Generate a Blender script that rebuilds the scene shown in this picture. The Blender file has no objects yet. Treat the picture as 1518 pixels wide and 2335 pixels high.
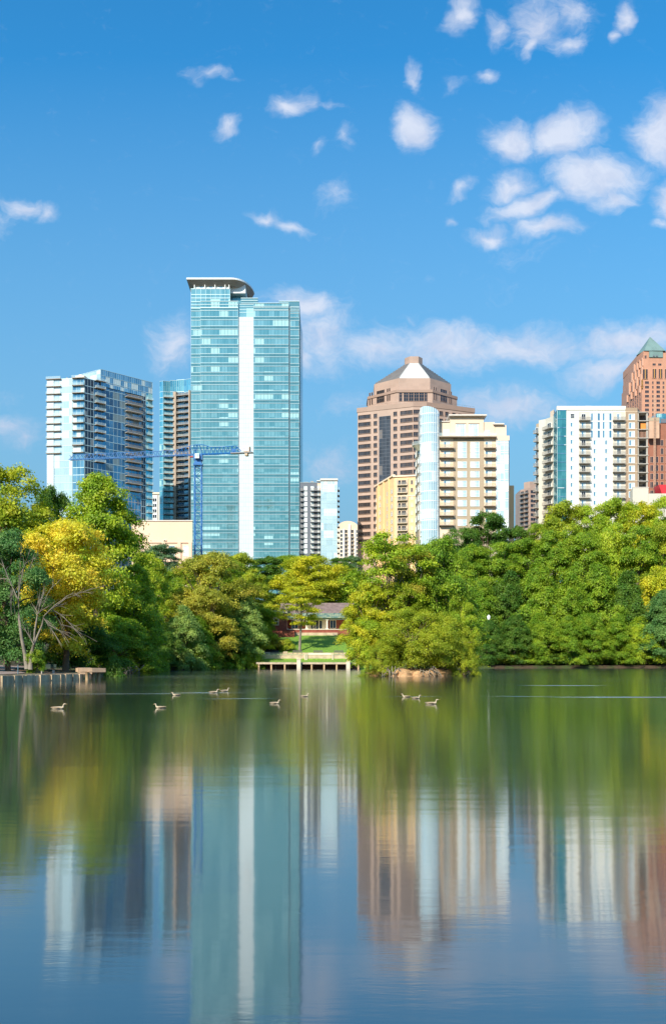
import bpy, math, random
import numpy as np
from mathutils import Vector, Matrix
R = math.radians
F, HX, HY, CH = 2085.0, 759.0, 1503.0, 2.2      # focal length in photo pixels, principal column, horizon row, eye height

# ------------------------------------------------------------------ camera, sky, sun, exposure
sc = bpy.context.scene
cam_d = bpy.data.cameras.new("camera"); cam = bpy.data.objects.new("camera", cam_d)
sc.collection.objects.link(cam); sc.camera = cam
cam.location = (0, 0, CH); cam.rotation_euler = (R(90), 0, 0)
cam_d.sensor_fit = 'HORIZONTAL'; cam_d.sensor_width = 36
cam_d.lens = F / 1518 * 36
cam_d.shift_y = (HY - 1167.5) / 1518
cam_d.clip_start = .5; cam_d.clip_end = 12000
SUN_AZ, SUN_EL = R(27), R(34)
w = bpy.data.worlds.new("World"); sc.world = w; w.use_nodes = True
nt = w.node_tree; N = nt.nodes; L = nt.links
bg = N['Background']
sky = N.new('ShaderNodeTexSky'); sky.sky_type = 'NISHITA'; sky.sun_disc = False
sky.sun_elevation = SUN_EL; sky.sun_rotation = math.pi + SUN_AZ
sky.air_density = 1.0; sky.dust_density = 0.4; sky.ozone_density = 1.5

class NT:
    def __init__(s, nt): s.nt = nt
    def n(s, t, **k):
        o = s.nt.nodes.new(t)
        for a, b in k.items(): setattr(o, a, b)
        return o
    def set(s, sock, v):
        if hasattr(v, 'is_output'): s.nt.links.new(v, sock)
        else: sock.default_value = v
    def math(s, op, a, b=None, c=None, clamp=False):
        o = s.n('ShaderNodeMath', operation=op, use_clamp=clamp); s.set(o.inputs[0], a)
        if b is not None: s.set(o.inputs[1], b)
        if c is not None: s.set(o.inputs[2], c)
        return o.outputs[0]
    def vmath(s, op, a, b=None, scale=None):
        o = s.n('ShaderNodeVectorMath', operation=op); s.set(o.inputs[0], a)
        if b is not None: s.set(o.inputs[1], b)
        if scale is not None: s.set(o.inputs['Scale'], scale)
        return o.outputs['Vector']
    def mix(s, f, a, b, mode='MIX'):
        o = s.n('ShaderNodeMix', data_type='RGBA', blend_type=mode)
        s.set(o.inputs[0], f); s.set(o.inputs[6], a); s.set(o.inputs[7], b); return o.outputs[2]
    def mr(s, v, a, b, c=0., d=1., kind='SMOOTHSTEP'):
        o = s.n('ShaderNodeMapRange', interpolation_type=kind)
        for i, q in enumerate((v, a, b, c, d)): s.set(o.inputs[i], q)
        return o.outputs[0]
    def noise(s, v, scale, detail=3., rough=.5, out=0):
        o = s.n('ShaderNodeTexNoise'); s.set(o.inputs['Vector'], v); s.set(o.inputs['Scale'], scale)
        s.set(o.inputs['Detail'], detail); s.set(o.inputs['Roughness'], rough); return o.outputs[out]

T = NT(nt)
tc = T.n('ShaderNodeTexCoord'); sep = T.n('ShaderNodeSeparateXYZ'); L.new(tc.outputs['Generated'], sep.inputs[0])
yy = T.math('MAXIMUM', T.math('ABSOLUTE', sep.outputs[1]), .05)
cx = T.math('DIVIDE', sep.outputs[0], yy); cz = T.math('DIVIDE', T.math('ABSOLUTE', sep.outputs[2]), yy)
comb = T.n('ShaderNodeCombineXYZ'); L.new(cx, comb.inputs[0]); L.new(cz, comb.inputs[1])
base = comb.outputs[0]
wn = T.noise(base, 22., 3., .55, 1)
warp = T.vmath('SCALE', T.vmath('SUBTRACT', wn, (.5, .5, .5)), scale=.042)
wn2 = T.noise(base, 7., 2., .5, 1)
warp2 = T.vmath('SCALE', T.vmath('SUBTRACT', wn2, (.5, .5, .5)), scale=.05)
wc = T.vmath('ADD', T.vmath('ADD', base, warp), warp2)
wc = T.vmath('MULTIPLY', wc, (1, 1, 0))
CL = [(1050,30,62,32,30,1),(1130,60,42,45,0,.75),(1215,45,75,85,0,.9),(1300,15,75,60,0,.8),(1300,95,60,36,0,.85),(1215,95,24,50,0,1),(1428,35,28,50,-20,1),(1415,80,18,26,0,.8),
(940,165,32,50,8,.8),(1107,160,38,24,0,.75),(1042,180,34,20,0,.4),(460,165,75,22,-10,.6),(520,182,26,12,0,.45),(665,247,55,33,0,1),(735,252,55,12,-4,.45),(512,291,42,28,0,.85),(938,302,62,66,0,1.15),
(790,328,28,36,25,.6),(738,350,26,24,40,.5),(760,450,56,42,0,.5),(600,485,58,24,0,.85),(655,497,60,20,-15,.8),(48,468,70,34,0,.85),(105,478,42,34,0,.75),(8,508,40,40,0,.4),
(1175,312,72,58,0,1.2),(1290,303,105,60,15,1.25),(1512,290,90,95,0,1.4),(1350,392,120,66,5,1.3),(1378,440,62,34,0,1),(1165,415,68,44,25,1),(1045,440,50,24,38,.75),(1210,460,120,40,20,1.05),(1130,532,68,30,0,.95),
(1250,515,86,34,-4,1.05),(1515,445,60,74,0,1.2),(1490,512,30,18,0,.7),(1030,510,30,13,0,.5),(1200,570,110,30,0,.3),(1160,635,50,26,0,.25),(970,630,30,16,0,.3),(928,712,26,22,0,.35),
(400,775,85,60,45,.85),(400,800,70,26,0,.8),(365,685,20,18,0,.25),(690,695,105,60,-12,.95),(730,780,130,110,0,.85),(680,840,90,48,0,.85),(850,790,125,56,25,.85),(1030,785,230,68,0,1.0),(1200,785,190,62,0,.95),
(1430,775,190,50,4,1.0),(1380,838,130,52,12,.9),(1150,925,200,60,0,.8),(25,975,110,48,0,.65),(70,1005,80,40,0,.6),(760,1060,120,66,0,.55),(800,930,80,40,0,.4),(570,640,70,40,0,.0),(1220,910,130,40,0,.55),(-150,900,200,60,0,.8),(1700,500,200,90,0,1)]
acc = None
for (px, py, rx, ry, rot, s) in CL:
    if s <= 0: continue
    m = T.n('ShaderNodeMapping', vector_type='TEXTURE'); L.new(wc, m.inputs[0])
    m.inputs[1].default_value = ((px-HX)/F, (HY-py)/F, 0); m.inputs[2].default_value = (0, 0, R(rot)); m.inputs[3].default_value = (rx/F*1.14, ry/F*1.14, 1)
    g = T.n('ShaderNodeTexGradient', gradient_type='SPHERICAL'); L.new(m.outputs[0], g.inputs[0])
    v = T.math('MULTIPLY', g.outputs[1], s)
    acc = v if acc is None else T.math('MAXIMUM', acc, v)
fine = T.math('ADD', T.math('MULTIPLY', T.noise(wc, 34., 6., .66), .6), T.math('MULTIPLY', T.noise(T.vmath('MULTIPLY', wc, (1, 1.8, 1)), 95., 4., .6), .4))
dens = T.math('ADD', acc, T.math('MULTIPLY', T.math('SUBTRACT', fine, .5), 1.05))
front_mask = T.math('GREATER_THAN', sep.outputs[1], 0.)
dens_f = T.math('MULTIPLY', T.mr(dens, .04, 1.02, 0., .80, 'SMOOTHSTEP'), front_mask)
# the sky behind the camera carries broken cloud as well (the glass towers mirror it)
bn = T.noise(base, 4.2, 6., .62)
dens_b = T.math('MULTIPLY', T.mr(bn, .47, .62, 0., .75), T.math('SUBTRACT', 1., front_mask))
dens_a = T.math('ADD', dens_f, dens_b)
lowf = T.mr(cz, .1, .45)                       # clouds lower in the sky are seen through more air: pinker and dimmer
ccol = T.mix(lowf, (3.5, 3.55, 4.35, 1), (4.7, 4.85, 5.4, 1))
hs = T.n('ShaderNodeHueSaturation'); L.new(sky.outputs[0], hs.inputs['Color'])
hs.inputs['Saturation'].default_value = 1.3; hs.inputs['Value'].default_value = 1.0
skyc = T.mix(1., hs.outputs[0], (.50, 1.22, 1.27, 1), 'MULTIPLY')
skyc = T.mix(T.mr(cz, .66, .13, 0., .92, 'LINEAR'), skyc, (1.28, 2.30, 3.25, 1))     # paler, slightly lilac air low down
L.new(T.mix(dens_a, skyc, T.mix(T.math('MULTIPLY', T.mr(T.noise(T.vmath('ADD', wc, (0, .012, 0)), 26., 5., .6), .42, .62), .42), ccol, (2.9, 3.3, 4.4, 1))), bg.inputs['Color'])
bg.inputs['Strength'].default_value = .13
sun_d = bpy.data.lights.new("sun", 'SUN'); sun = bpy.data.objects.new("sun", sun_d); sc.collection.objects.link(sun)
sun_d.energy = 4.5; sun_d.angle = R(.5); sun_d.color = (1.0, .91, .75)
sdir = Vector((-math.sin(SUN_AZ)*math.cos(SUN_EL), -math.cos(SUN_AZ)*math.cos(SUN_EL), math.sin(SUN_EL)))
sun.rotation_euler = sdir.to_track_quat('Z', 'Y').to_euler(); sun.location = sdir*300
sc.view_settings.view_transform = 'Standard'; sc.view_settings.look = 'None'
sc.view_settings.exposure = 0.5; sc.view_settings.gamma = 1; sc.view_settings.use_curve_mapping = False
sc.cycles.max_bounces = 6; sc.cycles.diffuse_bounces = 3; sc.cycles.glossy_bounces = 4; sc.cycles.transmission_bounces = 3
sc.cycles.caustics_reflective = False; sc.cycles.caustics_refractive = False

# ------------------------------------------------------------------ helpers
C = sc.collection
def lin(r, g, b):
    f = lambda c: (c/255/12.92 if c/255 <= .04045 else ((c/255+.055)/1.055)**2.4)
    return (f(r), f(g), f(b), 1)
def X(px, D): return (px-HX)/F*D
def Z(py, D): return CH+(HY-py)/F*D
def sm(t): t = np.clip(t, 0, 1); return t*t*(3-2*t)

class MB:
    def __init__(s): s.v = []; s.f = []; s.m = []
    def quad(s, a, b, c, d, m=0):
        i = len(s.v); s.v += [a, b, c, d]; s.f.append((i, i+1, i+2, i+3)); s.m.append(m)
    def box(s, x0, x1, y0, y1, z0, z1, m=0):
        i = len(s.v)
        s.v += [(x0,y0,z0),(x1,y0,z0),(x1,y1,z0),(x0,y1,z0),(x0,y0,z1),(x1,y0,z1),(x1,y1,z1),(x0,y1,z1)]
        for q in ((0,1,5,4),(1,2,6,5),(2,3,7,6),(3,0,4,7),(4,5,6,7),(3,2,1,0)):
            s.f.append(tuple(i+k for k in q)); s.m.append(m)
    def prism(s, P, z0, z1, m=0, Q=None, cap=True, mtop=None):
        n = len(P); i = len(s.v); Q = Q or P
        s.v += [(p[0], p[1], z0) for p in P]+[(p[0], p[1], z1) for p in Q]
        for k in range(n):
            s.f.append((i+k, i+(k+1) % n, i+n+(k+1) % n, i+n+k)); s.m.append(m)
        if cap:
            s.f.append(tuple(range(i+n, i+2*n))); s.m.append(m if mtop is None else mtop)
            s.f.append(tuple(range(i+n-1, i-1, -1))); s.m.append(m)
    def path(s, pts, rad, n=6, m=0):
        pts = [Vector(p) for p in pts]; i0 = len(s.v)
        for k, p in enumerate(pts):
            d = (pts[min(k+1, len(pts)-1)]-pts[max(k-1, 0)]).normalized()
            a = d.cross(Vector((0, 0, 1)) if abs(d.z) < .9 else Vector((0, 1, 0))).normalized(); b = d.cross(a)
            r = rad[k] if hasattr(rad, '__len__') else rad
            for j in range(n):
                t = 2*math.pi*j/n; s.v.append(tuple(p+a*(r*math.cos(t))+b*(r*math.sin(t))))
        for k in range(len(pts)-1):
            for j in range(n):
                s.f.append((i0+k*n+j, i0+k*n+(j+1) % n, i0+(k+1)*n+(j+1) % n, i0+(k+1)*n+j)); s.m.append(m)
        s.f.append(tuple(i0+j for j in range(n))); s.m.append(m)
        e = i0+(len(pts)-1)*n; s.f.append(tuple(e+j for j in range(n-1, -1, -1))); s.m.append(m)
    def mesh(s, name, mats, smooth=False):
        me = bpy.data.meshes.new(name); me.from_pydata([tuple(v) for v in s.v], [], s.f)
        for m in (mats if isinstance(mats, (list, tuple)) else [mats]): me.materials.append(m)
        me.polygons.foreach_set('material_index', s.m)
        if smooth: me.polygons.foreach_set('use_smooth', [True]*len(s.f))
        me.update(); return me
    def build(s, name, mats, parent=None, smooth=False, **k):
        return link(name, s.mesh(name, mats, smooth), parent, **k)
def link(name, data, parent=None, loc=None, rz=0., **props):
    o = bpy.data.objects.new(name, data); C.objects.link(o)
    if parent is not None: o.parent = parent
    if loc is not None: o.location = loc
    if rz: o.rotation_euler = (0, 0, rz)
    for a, b in props.items():
        if b is not None: o[a] = b
    return o
def thing(name, loc, label, category, group=None, rz=0.):
    return link(name, None, None, loc, rz, label=label, category=category, group=group)

# ------------------------------------------------------------------ materials
def mat(name, col, rough=.8, metal=0., spec=.5, var=0., vscale=1., col2=None, bump=0., bscale=5., cell=None, cell_amt=.3, streak=False):
    m = bpy.data.materials.new(name); m.use_nodes = True; t = NT(m.node_tree); p = m.node_tree.nodes['Principled BSDF']
    p.inputs['Roughness'].default_value = rough; p.inputs['Metallic'].default_value = metal
    p.inputs['Specular IOR Level'].default_value = spec
    co = t.n('ShaderNodeTexCoord').outputs['Object']; c = col
    if var or col2:
        sc_ = t.vmath('MULTIPLY', co, (1, 1, .15)) if streak else co
        n = t.noise(sc_, vscale, 4., .6)
        c2 = col2 or tuple(x*(1-var) for x in col[:3])+(1,)
        c = t.mix(t.mr(n, .35, .65), col, c2)
    if cell:
        q = t.vmath('FLOOR', t.vmath('DIVIDE', co, cell)); wn = t.n('ShaderNodeTexWhiteNoise', noise_dimensions='3D'); t.set(wn.inputs[0], q)
        c = t.mix(t.mr(wn.outputs[0], 0, 1, 1-cell_amt, 1, 'LINEAR'), (0, 0, 0, 1), c) if False else t.mix(1., c, t.mix(wn.outputs[0], (1-cell_amt,)*3+(1,), (1+cell_amt*.5,)*3+(1,)), 'MULTIPLY')
    t.set(p.inputs['Base Color'], c)
    if bump:
        b = t.n('ShaderNodeBump'); b.inputs['Strength'].default_value = bump; b.inputs['Distance'].default_value = .1
        t.set(b.inputs['Height'], t.noise(co, bscale, 4., .6)); t.set(p.inputs['Normal'], b.outputs[0])
    return m
def glass(name, c1, c2, cell=(1.5, 50, 3.6), metal=.55, rough=.07, blind=None, bp=.15, wob=.02):
    """coated window glass: tint changes from pane to pane, a few panes have pale blinds down behind them, panes are slightly out of true"""
    m = bpy.data.materials.new(name); m.use_nodes = True; t = NT(m.node_tree); p = m.node_tree.nodes['Principled BSDF']
    co = t.n('ShaderNodeTexCoord').outputs['Object']
    q = t.vmath('FLOOR', t.vmath('DIVIDE', t.vmath('ADD', co, (0, 20, 0)), cell)); wn = t.n('ShaderNodeTexWhiteNoise', noise_dimensions='3D'); t.set(wn.inputs[0], q)
    c = t.mix(wn.outputs[0], c1, c2)
    if blind:
        q2 = t.vmath('FLOOR', t.vmath('DIVIDE', t.vmath('ADD', co, (3.1, 20, 0)), (cell[0]*1.7, cell[1], cell[2]))); w2 = t.n('ShaderNodeTexWhiteNoise', noise_dimensions='3D'); t.set(w2.inputs[0], q2)
        k = t.math('LESS_THAN', w2.outputs[0], bp); c = t.mix(k, c, blind)
        t.set(p.inputs['Metallic'], t.math('MULTIPLY', t.math('SUBTRACT', 1., k), metal))
    else: p.inputs['Metallic'].default_value = metal
    t.set(p.inputs['Base Color'], c); p.inputs['Roughness'].default_value = rough
    b = t.n('ShaderNodeBump'); b.inputs['Strength'].default_value = wob*10; b.inputs['Distance'].default_value = .05
    t.set(b.inputs['Height'], t.noise(co, .35, 2., .5)); t.set(p.inputs['Normal'], b.outputs[0])
    return m
def clear(name, col, k, rough=.1):
    m = bpy.data.materials.new(name); m.use_nodes = True; t = NT(m.node_tree); p = m.node_tree.nodes['Principled BSDF']
    p.inputs['Base Color'].default_value = col; p.inputs['Roughness'].default_value = rough
    tr = t.n('ShaderNodeBsdfTransparent'); mx = t.n('ShaderNodeMixShader'); mx.inputs[0].default_value = k
    t.set(mx.inputs[1], p.outputs[0]); t.set(mx.inputs[2], tr.outputs[0]); t.set(m.node_tree.nodes['Material Output'].inputs[0], mx.outputs[0]); return m
M = dict(
 teal=glass('teal_glass', lin(112,168,176), lin(150,196,200), (2.4,50,4.2), .55, .05, lin(160,202,210), .12, wob=.08),
 teal_sp=mat('teal_spandrel', lin(104,154,166), .18, .4, cell=(3.,50.,4.2), cell_amt=.12),
 white_metal=mat('white_metal', lin(232,238,240), .35, 0., var=.06, vscale=.3),
 rail2=mat('panel_joint', lin(150,185,200), .4), white_panel=mat('white_glass_panel', (.62,.70,.74,1), .12, .0, spec=.8, cell=(1.5,50.,1.9), cell_amt=.05),
 silver=mat('silver_mullion', lin(182,206,212), .35, .3),
 canopy=mat('canopy_soffit', lin(176,162,154), .6, var=.15, vscale=.2),
 blue=glass('pale_blue_glass', lin(182,208,218), lin(208,228,234), (2.6,50,3.3), .35, .08, lin(205,225,235), .25),
 dblue=glass('deep_blue_glass', lin(62,94,118), lin(100,144,168), (2.0,50,3.3), .75, .04, lin(110,130,140), .10, wob=.05),
 dkglass=glass('dark_glass', lin(38,44,54), lin(66,76,88), (1.2,50,3.), .6, .08, lin(120,125,130), .12),
 brglass=glass('smoked_glass', lin(40,44,52), lin(78,82,90), (1.3,50,4.2), .55, .12, lin(120,112,108), .10),
 wglass=glass('bright_window_glass', lin(172,202,220), lin(214,230,240), (.9,50,3.2), .12, .08, lin(235,240,240), .3),
 mglass=glass('blue_window_glass', lin(84,138,168), lin(130,178,202), (1.1,50,3.2), .5, .07, lin(200,215,220), .2),
 tcyan=glass('cyan_glass', lin(72,150,175), lin(120,192,205), (1.3,50,3.1), .6, .06, lin(150,200,205), .15),
 green=glass('green_glass', lin(60,135,140), lin(84,160,165), (1.6,50,3.2), .55, .06),
 slab=mat('concrete_slab', lin(196,186,176), .8, var=.15, vscale=.5),
 tanslab=mat('tan_slab', lin(178,160,144), .8, var=.15, vscale=.5),
 rail=clear('glass_railing', lin(205,226,230), .78), 
 drail=clear('metal_railing', lin(150,146,140), .68, .5),
 tanrail=clear('tan_railing', lin(214,186,152), .62, .6),
 granite=mat('pink_granite', lin(178,152,138), .55, var=.12, vscale=.15, cell=(3.,3.,1.4), cell_amt=.06),
 granite_d=mat('pink_granite_band', lin(160,134,120), .55, var=.1, vscale=.2),
 slate=mat('slate_roof_step', lin(130,128,130), .45, .2, var=.15, vscale=.4),
 sun_glint=mat('sun_glint_step', lin(225,222,218), .25, .35),  # sun's reflection on the roof's front facet, put into the colour
 yellow=mat('yellow_stucco', lin(240,200,152), .85, var=.08, vscale=.15),
 cream=mat('cream_trim', lin(238,218,192), .8, var=.05, vscale=.3),
 peach=mat('peach_stucco', lin(236,202,176), .85, var=.07, vscale=.12, streak=True),
 tan=mat('tan_stucco', lin(178,160,138), .85, var=.08, vscale=.15),
 cream2=mat('warm_cream_stucco', lin(228,206,184), .85, var=.06, vscale=.2),
 white=mat('white_stucco', (.82,.81,.76,1), .8, var=.05, vscale=.12, streak=True),
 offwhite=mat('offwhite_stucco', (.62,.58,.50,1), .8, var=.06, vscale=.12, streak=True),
 brownc=mat('brown_concrete', lin(168,145,122), .85, var=.12, vscale=.2),
 conc=mat('raw_concrete', lin(186,180,172), .85, var=.2, vscale=.4),
 shadow_int=mat('room_interior', lin(104,96,90), .9, var=.4, vscale=.6),
 orange=mat('orange_board', lin(224,140,62), .7), redm=mat('red_metal', lin(196,38,46), .5),
 dgrey=mat('charcoal_panel', lin(104,110,122), .7, var=.06, vscale=.2),
 terra=mat('terracotta_granite', lin(198,146,120), .6, var=.12, vscale=.12, cell=(2.,2.,2.), cell_amt=.06),
 terra_l=mat('terracotta_light', lin(214,166,142), .6, var=.08, vscale=.2), gold=mat('gold_trim', lin(222,168,88), .4, .3),
 copper=mat('green_copper', lin(126,154,150), .5, .2, var=.2, vscale=.15, streak=True),
 brick2=mat('red_brown_brick', lin(158,104,84), .85, var=.12, vscale=.3),
 mesh_=mat('scaffold_netting', lin(205,170,146), .9, var=.15, vscale=.3),
 crane=mat('crane_blue', lin(40,112,180), .4, var=.15, vscale=.6), cab=mat('crane_cab_white', lin(235,235,232), .4),
 weight=mat('counterweight', lin(196,172,148), .8, var=.1), sign=mat('sign_white', lin(240,240,245), .5), ink=mat('sign_ink', lin(70,72,130), .6),
 trim=mat('roof_edge', lin(214,206,198), .6), greyroof=mat('grey_roof', lin(120,120,124), .8, var=.2),
)

# ------------------------------------------------------------------ lake outline and terrain
LAKE = [(-90,-60),(-75,10),(-55,45),(-46,66),(-38,79),(-31,85.3),(-26.4,96.4),(-27.6,106),(-30,124),(-34.6,158),(-32.6,176),(-26.6,199),(-17,204),(6,204.5),(20,210),(35,214),(57,219),(82,222),(120,222),(165,200),(190,110),(180,0),(160,-60)]
ISL = (10.6, 120.4, 8.0, 4.9)
def shore(x, y):
    """signed distance to the lake outline, positive on land (numpy)"""
    P = np.array(LAKE, float); n = len(P); d = np.full(x.shape, 1e9); ins = np.zeros(x.shape, bool)
    for i in range(n):
        a = P[i]; b = P[(i+1) % n]; e = b-a
        t = np.clip(((x-a[0])*e[0]+(y-a[1])*e[1])/(e@e), 0, 1)
        d = np.minimum(d, np.hypot(x-a[0]-t*e[0], y-a[1]-t*e[1]))
        c = (a[1] > y) != (b[1] > y)
        with np.errstate(divide='ignore', invalid='ignore'): xi = (b[0]-a[0])*(y-a[1])/(b[1]-a[1]+1e-12)+a[0]
        ins ^= c & (x < xi)
    return np.where(ins, -d, d)
def gh_np(x, y):
    d = shore(x, y)
    s = .055+.225*sm((y-125)/60)
    z = .62+s*np.maximum(d-6, 0); z = 22-np.log1p(np.exp(np.clip((22-z)/2.5, -30, 30)))*2.5
    z = np.where(z < .62, .62, z)
    c = sm((x+22)/5)*sm((11-x)/5)*(y > 180)*(y < 260)           # the terraces and lawn in front of the bathhouse
    zc = np.interp(y, [200,203.5,204.2,209.2,209.9,213.6,214,233,240,270], [-1.3,.9,1.3,2.05,3.2,3.35,3.6,8.2,8.4,16])
    z = np.where(d > 0, z*(1-c)+zc*c, z)
    land = sm((d+.8)/1.6)
    z = -1.6*(1-land)+z*land
    q = ((x-ISL[0])/ISL[2])**2+((y-ISL[1])/ISL[3])**2
    return np.maximum(z, -1.6+2.5*sm((1.35-q)/.9))
def gh(x, y): return float(gh_np(np.array([float(x)]), np.array([float(y)]))[0])
def axis(a, b, st, far):
    v = list(np.arange(a, b+.01, st)); s = st
    lo = [a]; hi = [b]
    while hi[-1] < far: s *= 1.35; hi.append(hi[-1]+s); lo.append(lo[-1]-s)
    return np.array(sorted(set(lo[1:]+v+hi[1:])))
gx = axis(-70, 110, 1.2, 6000); gy = axis(78, 300, 1.2, 6000)
GX, GY = np.meshgrid(gx, gy); GZ = gh_np(GX.ravel(), GY.ravel())
rs = np.random.RandomState(3); GZ = GZ+rs.randn(len(GZ))*.03*(GZ > .5)
nx, ny = len(gx), len(gy)
me = bpy.data.meshes.new('ground'); idx = np.arange(nx*ny).reshape(ny, nx)
fc = np.stack([idx[:-1,:-1], idx[:-1,1:], idx[1:,1:], idx[1:,:-1]], -1).reshape(-1, 4)
me.from_pydata(np.stack([GX.ravel(), GY.ravel(), GZ], 1).tolist(), [], fc.tolist())
gm = bpy.data.materials.new('ground'); gm.use_nodes = True; t = NT(gm.node_tree); p = gm.node_tree.nodes['Principled BSDF']
co = t.n('ShaderNodeTexCoord').outputs['Object']; sp = t.n('ShaderNodeSeparateXYZ'); t.set(sp.inputs[0], co)
n1 = t.noise(co, .25, 5., .6); n2 = t.noise(co, 2.5, 4., .7)
leftb = t.mr(sp.outputs[1], 135., 115.); dirt = t.mix(leftb, t.mix(t.mr(n2, .3, .7), lin(58,46,34), lin(84,66,48)), t.mix(t.mr(n2, .3, .7), lin(104,78,58), lin(140,108,82))); grass = t.mix(t.mr(n2, .3, .7), lin(84,124,34), lin(128,164,54))
lawn = t.math('MULTIPLY', t.mr(sp.outputs[1], 203., 204.), t.math('MULTIPLY', t.mr(sp.outputs[0], -22., -18.), t.mr(sp.outputs[0], 14., 9.)))
clay = t.mix(t.mr(n1, .3, .7), lin(150,112,78), lin(190,150,108))
isl = t.math('MULTIPLY', t.mr(sp.outputs[1], 128., 124.), t.mr(sp.outputs[0], -2., 1.))
colr = t.mix(lawn, t.mix(t.mr(n1, .45, .6), dirt, lin(60,74,34)), grass)
colr = t.mix(isl, colr, clay)
t.set(p.inputs['Base Color'], colr); p.inputs['Roughness'].default_value = .95
b = t.n('ShaderNodeBump'); b.inputs['Distance'].default_value = .15; b.inputs['Strength'].default_value = .6; t.set(b.inputs['Height'], n2); t.set(p.inputs['Normal'], b.outputs[0])
me.materials.append(gm); me.polygons.foreach_set('use_smooth', [True]*len(me.polygons)); link('ground', me, kind='structure')

# water: long soft ripples, their crests across the view, so reflections are drawn out towards the viewer
wm = bpy.data.materials.new('lake_water'); wm.use_nodes = True; t = NT(wm.node_tree); wm.node_tree.nodes.remove(wm.node_tree.nodes['Principled BSDF'])
out = wm.node_tree.nodes['Material Output']
co = t.n('ShaderNodeTexCoord').outputs['Object']
gl = t.n('ShaderNodeBsdfAnisotropic'); gl.distribution = 'GGX'
gl.inputs['Color'].default_value = (.95, .96, .96, 1)
tan = t.n('ShaderNodeCombineXYZ'); tan.inputs[0].default_value = 1.
t.set(gl.inputs['Tangent'], tan.outputs[0]); gl.inputs['Anisotropy'].default_value = .5
# ruffled streaks where breeze and birds have broken the surface
acc_r = None
for (x_, y_, rx_, ry_, rot_, s_) in ((19.5,76,4.5,1.0,0,.30),(17.5,53,5.5,1.1,2,.26),(12,54,4,.4,-8,.16),(-13,58,9,.32,4,.2),(-21,55,5,.3,6,.14),(-8,60,3,.5,3,.2),(-5,51,3,.4,5,.16),(5,54,2.5,.4,-5,.16),(-3,69,2.5,.4,3,.16)):
    m_ = t.n('ShaderNodeMapping', vector_type='TEXTURE'); t.set(m_.inputs[0], t.vmath('ADD', co, t.vmath('SCALE', t.noise(co, .5, 3., .6, 1), scale=.8))); m_.inputs[1].default_value = (x_, y_, 0); m_.inputs[2].default_value = (0, 0, R(rot_)); m_.inputs[3].default_value = (rx_, ry_, 50)
    g_ = t.n('ShaderNodeTexGradient', gradient_type='SPHERICAL'); t.set(g_.inputs[0], m_.outputs[0]); v_ = t.math('MULTIPLY', g_.outputs[1], s_)
    acc_r = v_ if acc_r is None else t.math('MAXIMUM', acc_r, v_)
T_ruf = acc_r
ruf = t.noise(t.vmath('MULTIPLY', co, (.02, .06, 1)), 1., 3., .5)
t.set(gl.inputs['Roughness'], t.math('ADD', t.mr(ruf, .35, .7, .068, .086), T_ruf))
nn = t.noise(t.vmath('MULTIPLY', co, (.45, 2.2, 1)), 1., 5., .65); n3 = t.noise(t.vmath('MULTIPLY', co, (.05, .5, 1)), 1., 3., .5)
bp = t.n('ShaderNodeBump'); bp.inputs['Strength'].default_value = .5; bp.inputs['Distance'].default_value = .005
t.set(bp.inputs['Height'], t.math('ADD', nn, t.math('MULTIPLY', n3, 2.))); t.set(gl.inputs['Normal'], bp.outputs[0])
df = t.n('ShaderNodeBsdfDiffuse'); df.inputs['Color'].default_value = (.006, .018, .026, 1)
fr = t.n('ShaderNodeFresnel'); fr.inputs['IOR'].default_value = 1.33
fac = t.math('ADD', .02, t.math('MULTIPLY', t.math('POWER', fr.outputs[0], .50), .99), clamp=True)
mx = t.n('ShaderNodeMixShader'); t.set(mx.inputs[0], fac); t.set(mx.inputs[1], df.outputs[0]); t.set(mx.inputs[2], gl.outputs[0]); t.set(out.inputs[0], mx.outputs[0])
wb = MB(); P = LAKE
wb.v = [(-170,-75,0),(200,-75,0),(200,240,0),(-170,240,0)]; wb.f = [(0,1,2,3)]; wb.m = [0]
wb.build('water', wm, kind='structure')

# ------------------------------------------------------------------ facades
class Face:
    """a vertical facade between two plan points, left to right; local x along it, local y into the building, local z up"""
    def __init__(s, bld, a, b):
        s.b = bld; s.a = Vector(a); s.e = Vector(b); d = s.e-s.a; s.L = d.length; s.d = d/s.L; s.rz = math.atan2(d.y, d.x)
        o = bld.location if bld is not None else Vector((0,0,0)); s.loc = (a[0]-o.x, a[1]-o.y, -o.z)
    def u(s, px):
        k = (px-HX)/F; return (k*s.a.y-s.a.x)/(s.d.x-k*s.d.y)
    def D(s, u): return s.a.y+s.d.y*u
    def z(s, py, u=None): return Z(py, s.D(s.L/2 if u is None else u))
    def build(s, mb, name, mats, label=None, parent=None):
        o = mb.build(name, mats, parent or s.b, label=label); o.location = s.loc; o.rotation_euler = (0, 0, s.rz); return o
    def put(s, name, mesh, u, z, y=0., label=None):
        c, n = math.cos(s.rz), math.sin(s.rz)
        o = link(name, mesh, s.b, (s.loc[0]+c*u-n*y, s.loc[1]+n*u+c*y, s.loc[2]+z), s.rz, label=label); return o
_cache = {}
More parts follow.
